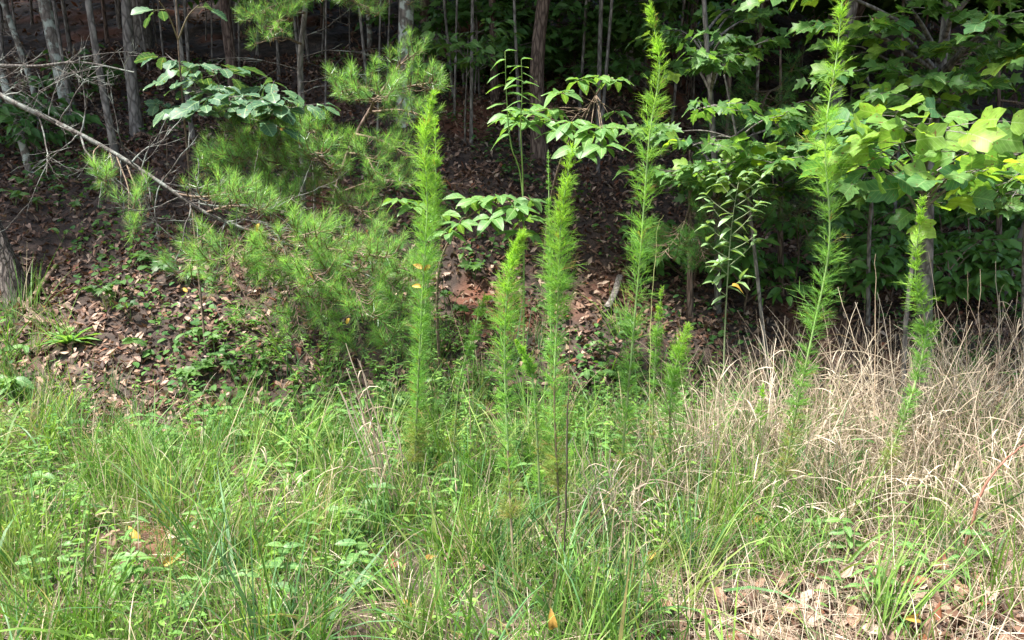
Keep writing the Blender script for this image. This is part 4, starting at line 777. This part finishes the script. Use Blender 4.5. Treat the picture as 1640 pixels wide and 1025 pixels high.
# slender single stalks
def stalk(label, pts, r, col, mat=M_straw, name='dead_stalk', group=None):
    b = G(pts[0][0], pts[0][2]); c = catmull([b] + PP(*pts[1:]), 24) + np.vstack([np.zeros(3), rng.normal(0, .002, (23, 3))]); m = MB(); m.tube(c, np.linspace(r, r * .45, 24), 6, col)
    o = m.build(name, mat, None, b); o.location = [float(a) for a in b]; tag(o, label, 'stalk', group)
stalk('tall lone pale stalk standing above the dry grass', [(1398, 0, 3.6), (1402, 560, 3.6), (1402, 408, 3.6)], .0028, (.5, .38, .26))
stalk('thin tall pale stalk at the far end of the dry grass', [(1552, 0, 3.7), (1548, 560, 3.7), (1550, 435, 3.7)], .0024, (.45, .34, .22))
stalk('reddish-pink leaning stalk in the straw at the edge', [(1538, 0, 2.9), (1580, 775, 2.85), (1645, 706, 2.8)], .0065, (.36, .17, .12))
stalk('dark dead stem at the foot of the glowing-tipped weed', [(893, 0, 2.45), (902, 900, 2.5), (907, 790, 2.5), (910, 640, 2.55)], .0055, (.06, .045, .035))
stalk('shorter dark dead stem beside the other dark stem', [(884, 0, 2.55), (890, 880, 2.55), (895, 800, 2.55)], .0042, (.07, .05, .04))
stalk('red-brown bare stem before the dark litter, right of the glowing-tipped weed', [(905, 0, 3.3), (910, 650, 3.3), (914, 480, 3.3)], .0028, (.2, .11, .09))
stalk('thin brown stem by the bowed feathery shoot', [(757, 0, 3.9), (748, 590, 3.9), (722, 488, 3.9)], .0026, (.32, .22, .16))
stalk('long white straw crossing the matted grass at lower right', [(1440, 0, 2.35), (1430, 850, 2.6), (1428, 690, 2.75)], .0016, (.6, .5, .38))
stalk('green seed stalk with a nodding head beside the tallest weed', [(1040, 0, 3.4), (1042, 540, 3.4), (1052, 380, 3.4), (1062, 345, 3.35)], .002, (.3, .32, .12), M_stem, 'seed_stalk')
# broad arching blades that stand out of the grass
for px, py, Yd, n, h, w_ in [(150, 930, 2.75, 6, .45, .011), (1050, 640, 3.5, 8, .5, .014), (720, 860, 3.0, 5, .38, .009), (1020, 880, 2.8, 12, .42, .007), (1330, 900, 2.75, 14, .45, .007), (1480, 900, 2.75, 12, .4, .007), (1400, 930, 2.6, 10, .4, .008), (700, 960, 2.55, 14, .3, .006), (880, 960, 2.5, 12, .3, .005), (1590, 880, 2.8, 8, .4, .007), (960, 640, 3.8, 10, .45, .008), (60, 700, 3.9, 10, .5, .008), (420, 880, 2.9, 8, .35, .006), (1160, 900, 2.7, 10, .35, .007), (320, 800, 3.3, 12, .35, .006), (1240, 930, 2.6, 8, .4, .008), (560, 780, 3.3, 12, .4, .005)]:
    b = G(px, Yd); t = thing('grass_tuft', 'tuft of broad arching green grass blades by the roadside', 'grass tuft', b, 'broad-bladed tufts in the roadside grass')
    for i in range(n):
        m = MB(); c = gcol(1) * .95; m.ribbons((b + [U(-.04, .04), U(-.04, .04), -.01])[None], nrm(np.array([[rng.normal(0, .6), rng.normal(-.1, .45), 1.]])), np.array([h * U(.7, 1.2)]), w_ * U(.8, 1.2), np.array([U(.2, .75)]), 9, c * .8, c); m.build('blade', M_blade, t, b)

# ------------------------------------------------------------------ small things: roots, sticks, yellow leaves
def log(name, label, pts, r, mat, cat):
    c = catmull(pts, 18); b = c[0].copy(); m = MB(); m.tube(c, np.array(r) if np.ndim(r) else np.full(18, r), 10, (.2, .15, .1), .12); o = m.build(name, mat, None, b); o.location = [float(a) for a in b]; tag(o, label, cat)
def gpts(*q, h=.02): return [GP(*p) + [0, 0, h] for p in q]
log('bare_root', 'pale bare root running down beside the thick pine trunk', gpts((92, 432), (75, 455), (60, 480), (40, 505), h=.03), np.linspace(.022, .034, 18), B_moss, 'root')
log('fallen_stick', 'short brown stick slanting below the thick pine trunk', gpts((25, 482), (48, 505), (72, 530), h=.04), .016, B_twig, 'stick')
log('fallen_stick', 'thin stick lying on the bare litter at bottom centre', gpts((800, 1018), (870, 1008), (960, 1000), h=.02), .008, B_twig, 'stick')
log('fallen_stick', 'curved pale stick on the dead leaves behind the spotted weed', gpts((630, 448), (650, 432), (672, 424), h=.04), .009, B_dead, 'stick')
log('fallen_log', 'dark broken log leaning on the slope behind the tallest weed', gpts((972, 505), (985, 480), (992, 455), h=.05), .03, B_grey, 'log')
for px, py, lb in [(885, 1008, 'yellow leaf lying at the bottom edge by the dark stems'), (1030, 897, 'yellow leaf caught in grass below the tallest weed'), (680, 897, 'small yellow leaf in grass below the spotted weed'), (660, 972, 'small orange leaf near the bottom, left of centre'), (224, 866, 'yellow leaf beside the lance-leaved herb'), (262, 905, 'pale cream leaf lying in grass at lower left'), (1352, 818, 'tiny orange leaf in the straw'), (790, 830, 'orange leaf near the foot of the bright weed'), (1195, 838, 'yellow leaf on a feathery tuft at lower right'), (300, 468, 'yellow leaf on brown litter at the left bank'), (1470, 990, 'orange leaf on the bare litter at lower right')]:
    q = GP(px, py); up = .06 if py > 560 else .03
    d = np.array([0, 0, CAMZ]) - q; q = q + d / np.linalg.norm(d) * up * 3
    o = place_obj('fallen_leaf', V_yellow[rng.integers(4)][1], None, q, (U(-1, 1), U(-.6, .1), U(.2, .8)), (U(-.3, .3), -1, .5), .055 if 'small' not in lb and 'tiny' not in lb else .035, (0, 0, 0)); tag(o, lb, 'leaf')
for px, py, Yd, lb in [(690, 425, 3.36, 'round yellow leaf stuck on the spotted feathery weed'), (675, 460, 3.36, 'orange leaf stuck lower on the spotted feathery weed'), (677, 430, 3.37, 'long brown-yellow leaf hanging on the spotted feathery weed'), (415, 358, 4.4, 'yellow leaf caught on the fallen pine top'), (448, 207, 5.15, 'yellow leaf resting on the young pine'), (500, 435, 4.2, 'small tan leaf caught in the pine needles'), (560, 510, 4.2, 'orange leaf low in the pine needles')]:
    o = place_obj('caught_leaf', V_yellow[rng.integers(4)][1], None, P(px, py, Yd), (U(-1, 1), U(-.5, .1), U(-.6, .6)), (U(-.3, .3), -1, .5), .042, (0, 0, 0)); tag(o, lb, 'leaf')

# ------------------------------------------------------------------ labels that tell look-alikes apart by what stands next to them
LM = [('the thick leaning pine trunk', 25, 410), ('the leaf rosette', 112, 545), ('the fallen pine stem', 230, 275), ('the blue-green oak leaves', 370, 165), ('the young pine', 540, 260), ('the fallen pine top', 520, 450),
      ('the spotted feathery weed', 675, 560), ('the bowed feathery shoot', 765, 540), ('the bright feathery weed', 815, 620), ('the glowing-tipped weed', 892, 500), ('the tallest feathery weed', 1012, 560), ('the bushy short weed', 1090, 580),
      ('the drooping-leaved weed', 1175, 400), ('the tall curving weed', 1300, 540), ('the big tulip leaves', 1490, 250), ('the weed above the straw', 1470, 480), ('the pink stalk', 1590, 750), ('the dark dead stems', 900, 880),
      ('the long white straw', 1430, 820), ('the tall lance-leaved herb', 130, 800), ('the central rough trunk', 862, 150), ('the lichen-spotted trunk', 95, 90), ('the rough brown trunk', 372, 60), ('the slim pine pole', 482, 90),
      ('the bank-foot feathery shoot', 306, 690), ('the arched dead clump', 480, 800), ('the small yellow leaf', 680, 897), ('the small orange leaf', 660, 972), ('the yellow leaf in the grass', 1030, 897), ('the cream leaf', 262, 905), ('the grey-brown limbed trunk', 1505, 110), ('the thin pale trunk', 1000, 110), ('the crooked dark trunk', 1610, 430), ('the bottom edge stick', 880, 1008)]
SHORT = {'seedlings on the leafy bank': 'small seedling in dead leaves', 'lance-leaved herbs below the bank': 'narrow-leaved herb', 'short weeds in the roadside grass': 'short weed in grass', 'low feathery tufts in the grass': 'low feathery tuft',
         'dead grass clumps at the right': 'pale dead grass clump', 'broad-bladed tufts in the roadside grass': 'broad-bladed grass tuft', 'shrubs in the hollow': 'green leafy shrub', 'stout trunks on the shaded slope': 'dim stout trunk',
         'slender trunks on the shaded slope': 'dim slender trunk', 'thin sapling poles in the dark wood': 'thin bare sapling pole', 'dim leafy saplings up the slope': 'dim leafy sapling'}
ORD = ['', 'second', 'third', 'fourth', 'fifth', 'sixth', 'seventh', 'eighth', 'ninth', 'tenth', 'eleventh', 'twelfth', 'thirteenth', 'fourteenth', 'fifteenth', 'sixteenth', 'seventeenth', 'eighteenth', 'nineteenth', 'twentieth']
slots = {}
for o in list(scene.objects):
    gp = o.get('group')
    if o.parent or gp not in SHORT: continue
    q = np.array(o.location) + [0, 0, .1 if 'trunk' not in SHORT[gp] and 'pole' not in SHORT[gp] else .4]
    dep = q[1] * CP - (q[2] - CAMZ) * SP; px = 820 + F * q[0] / dep; py = 512.5 - F * ((q[2] - CAMZ) * CP + q[1] * SP) / dep
    if not (0 < px < 1640 and -60 < py < 1030): continue
    nm, lx, ly = min(LM, key=lambda l: (l[1] - px) ** 2 + (l[2] - py) ** 2); dx, dy = px - lx, py - ly
    rel = ('left of' if dx < 0 else 'right of') if abs(dx) > abs(dy) else ('above' if dy < 0 else 'below')
    slots.setdefault((gp, f'{SHORT[gp]} {rel} {nm}'), []).append((px, o))
for (gp, lb), m_ in slots.items():
    m_.sort(key=lambda a: a[0])
    for i, (_, o) in enumerate(m_):
        o['label'] = lb if len(m_) == 1 else lb + (', first from the left' if i == 0 else f', {ORD[min(i, 19)]} from the left')
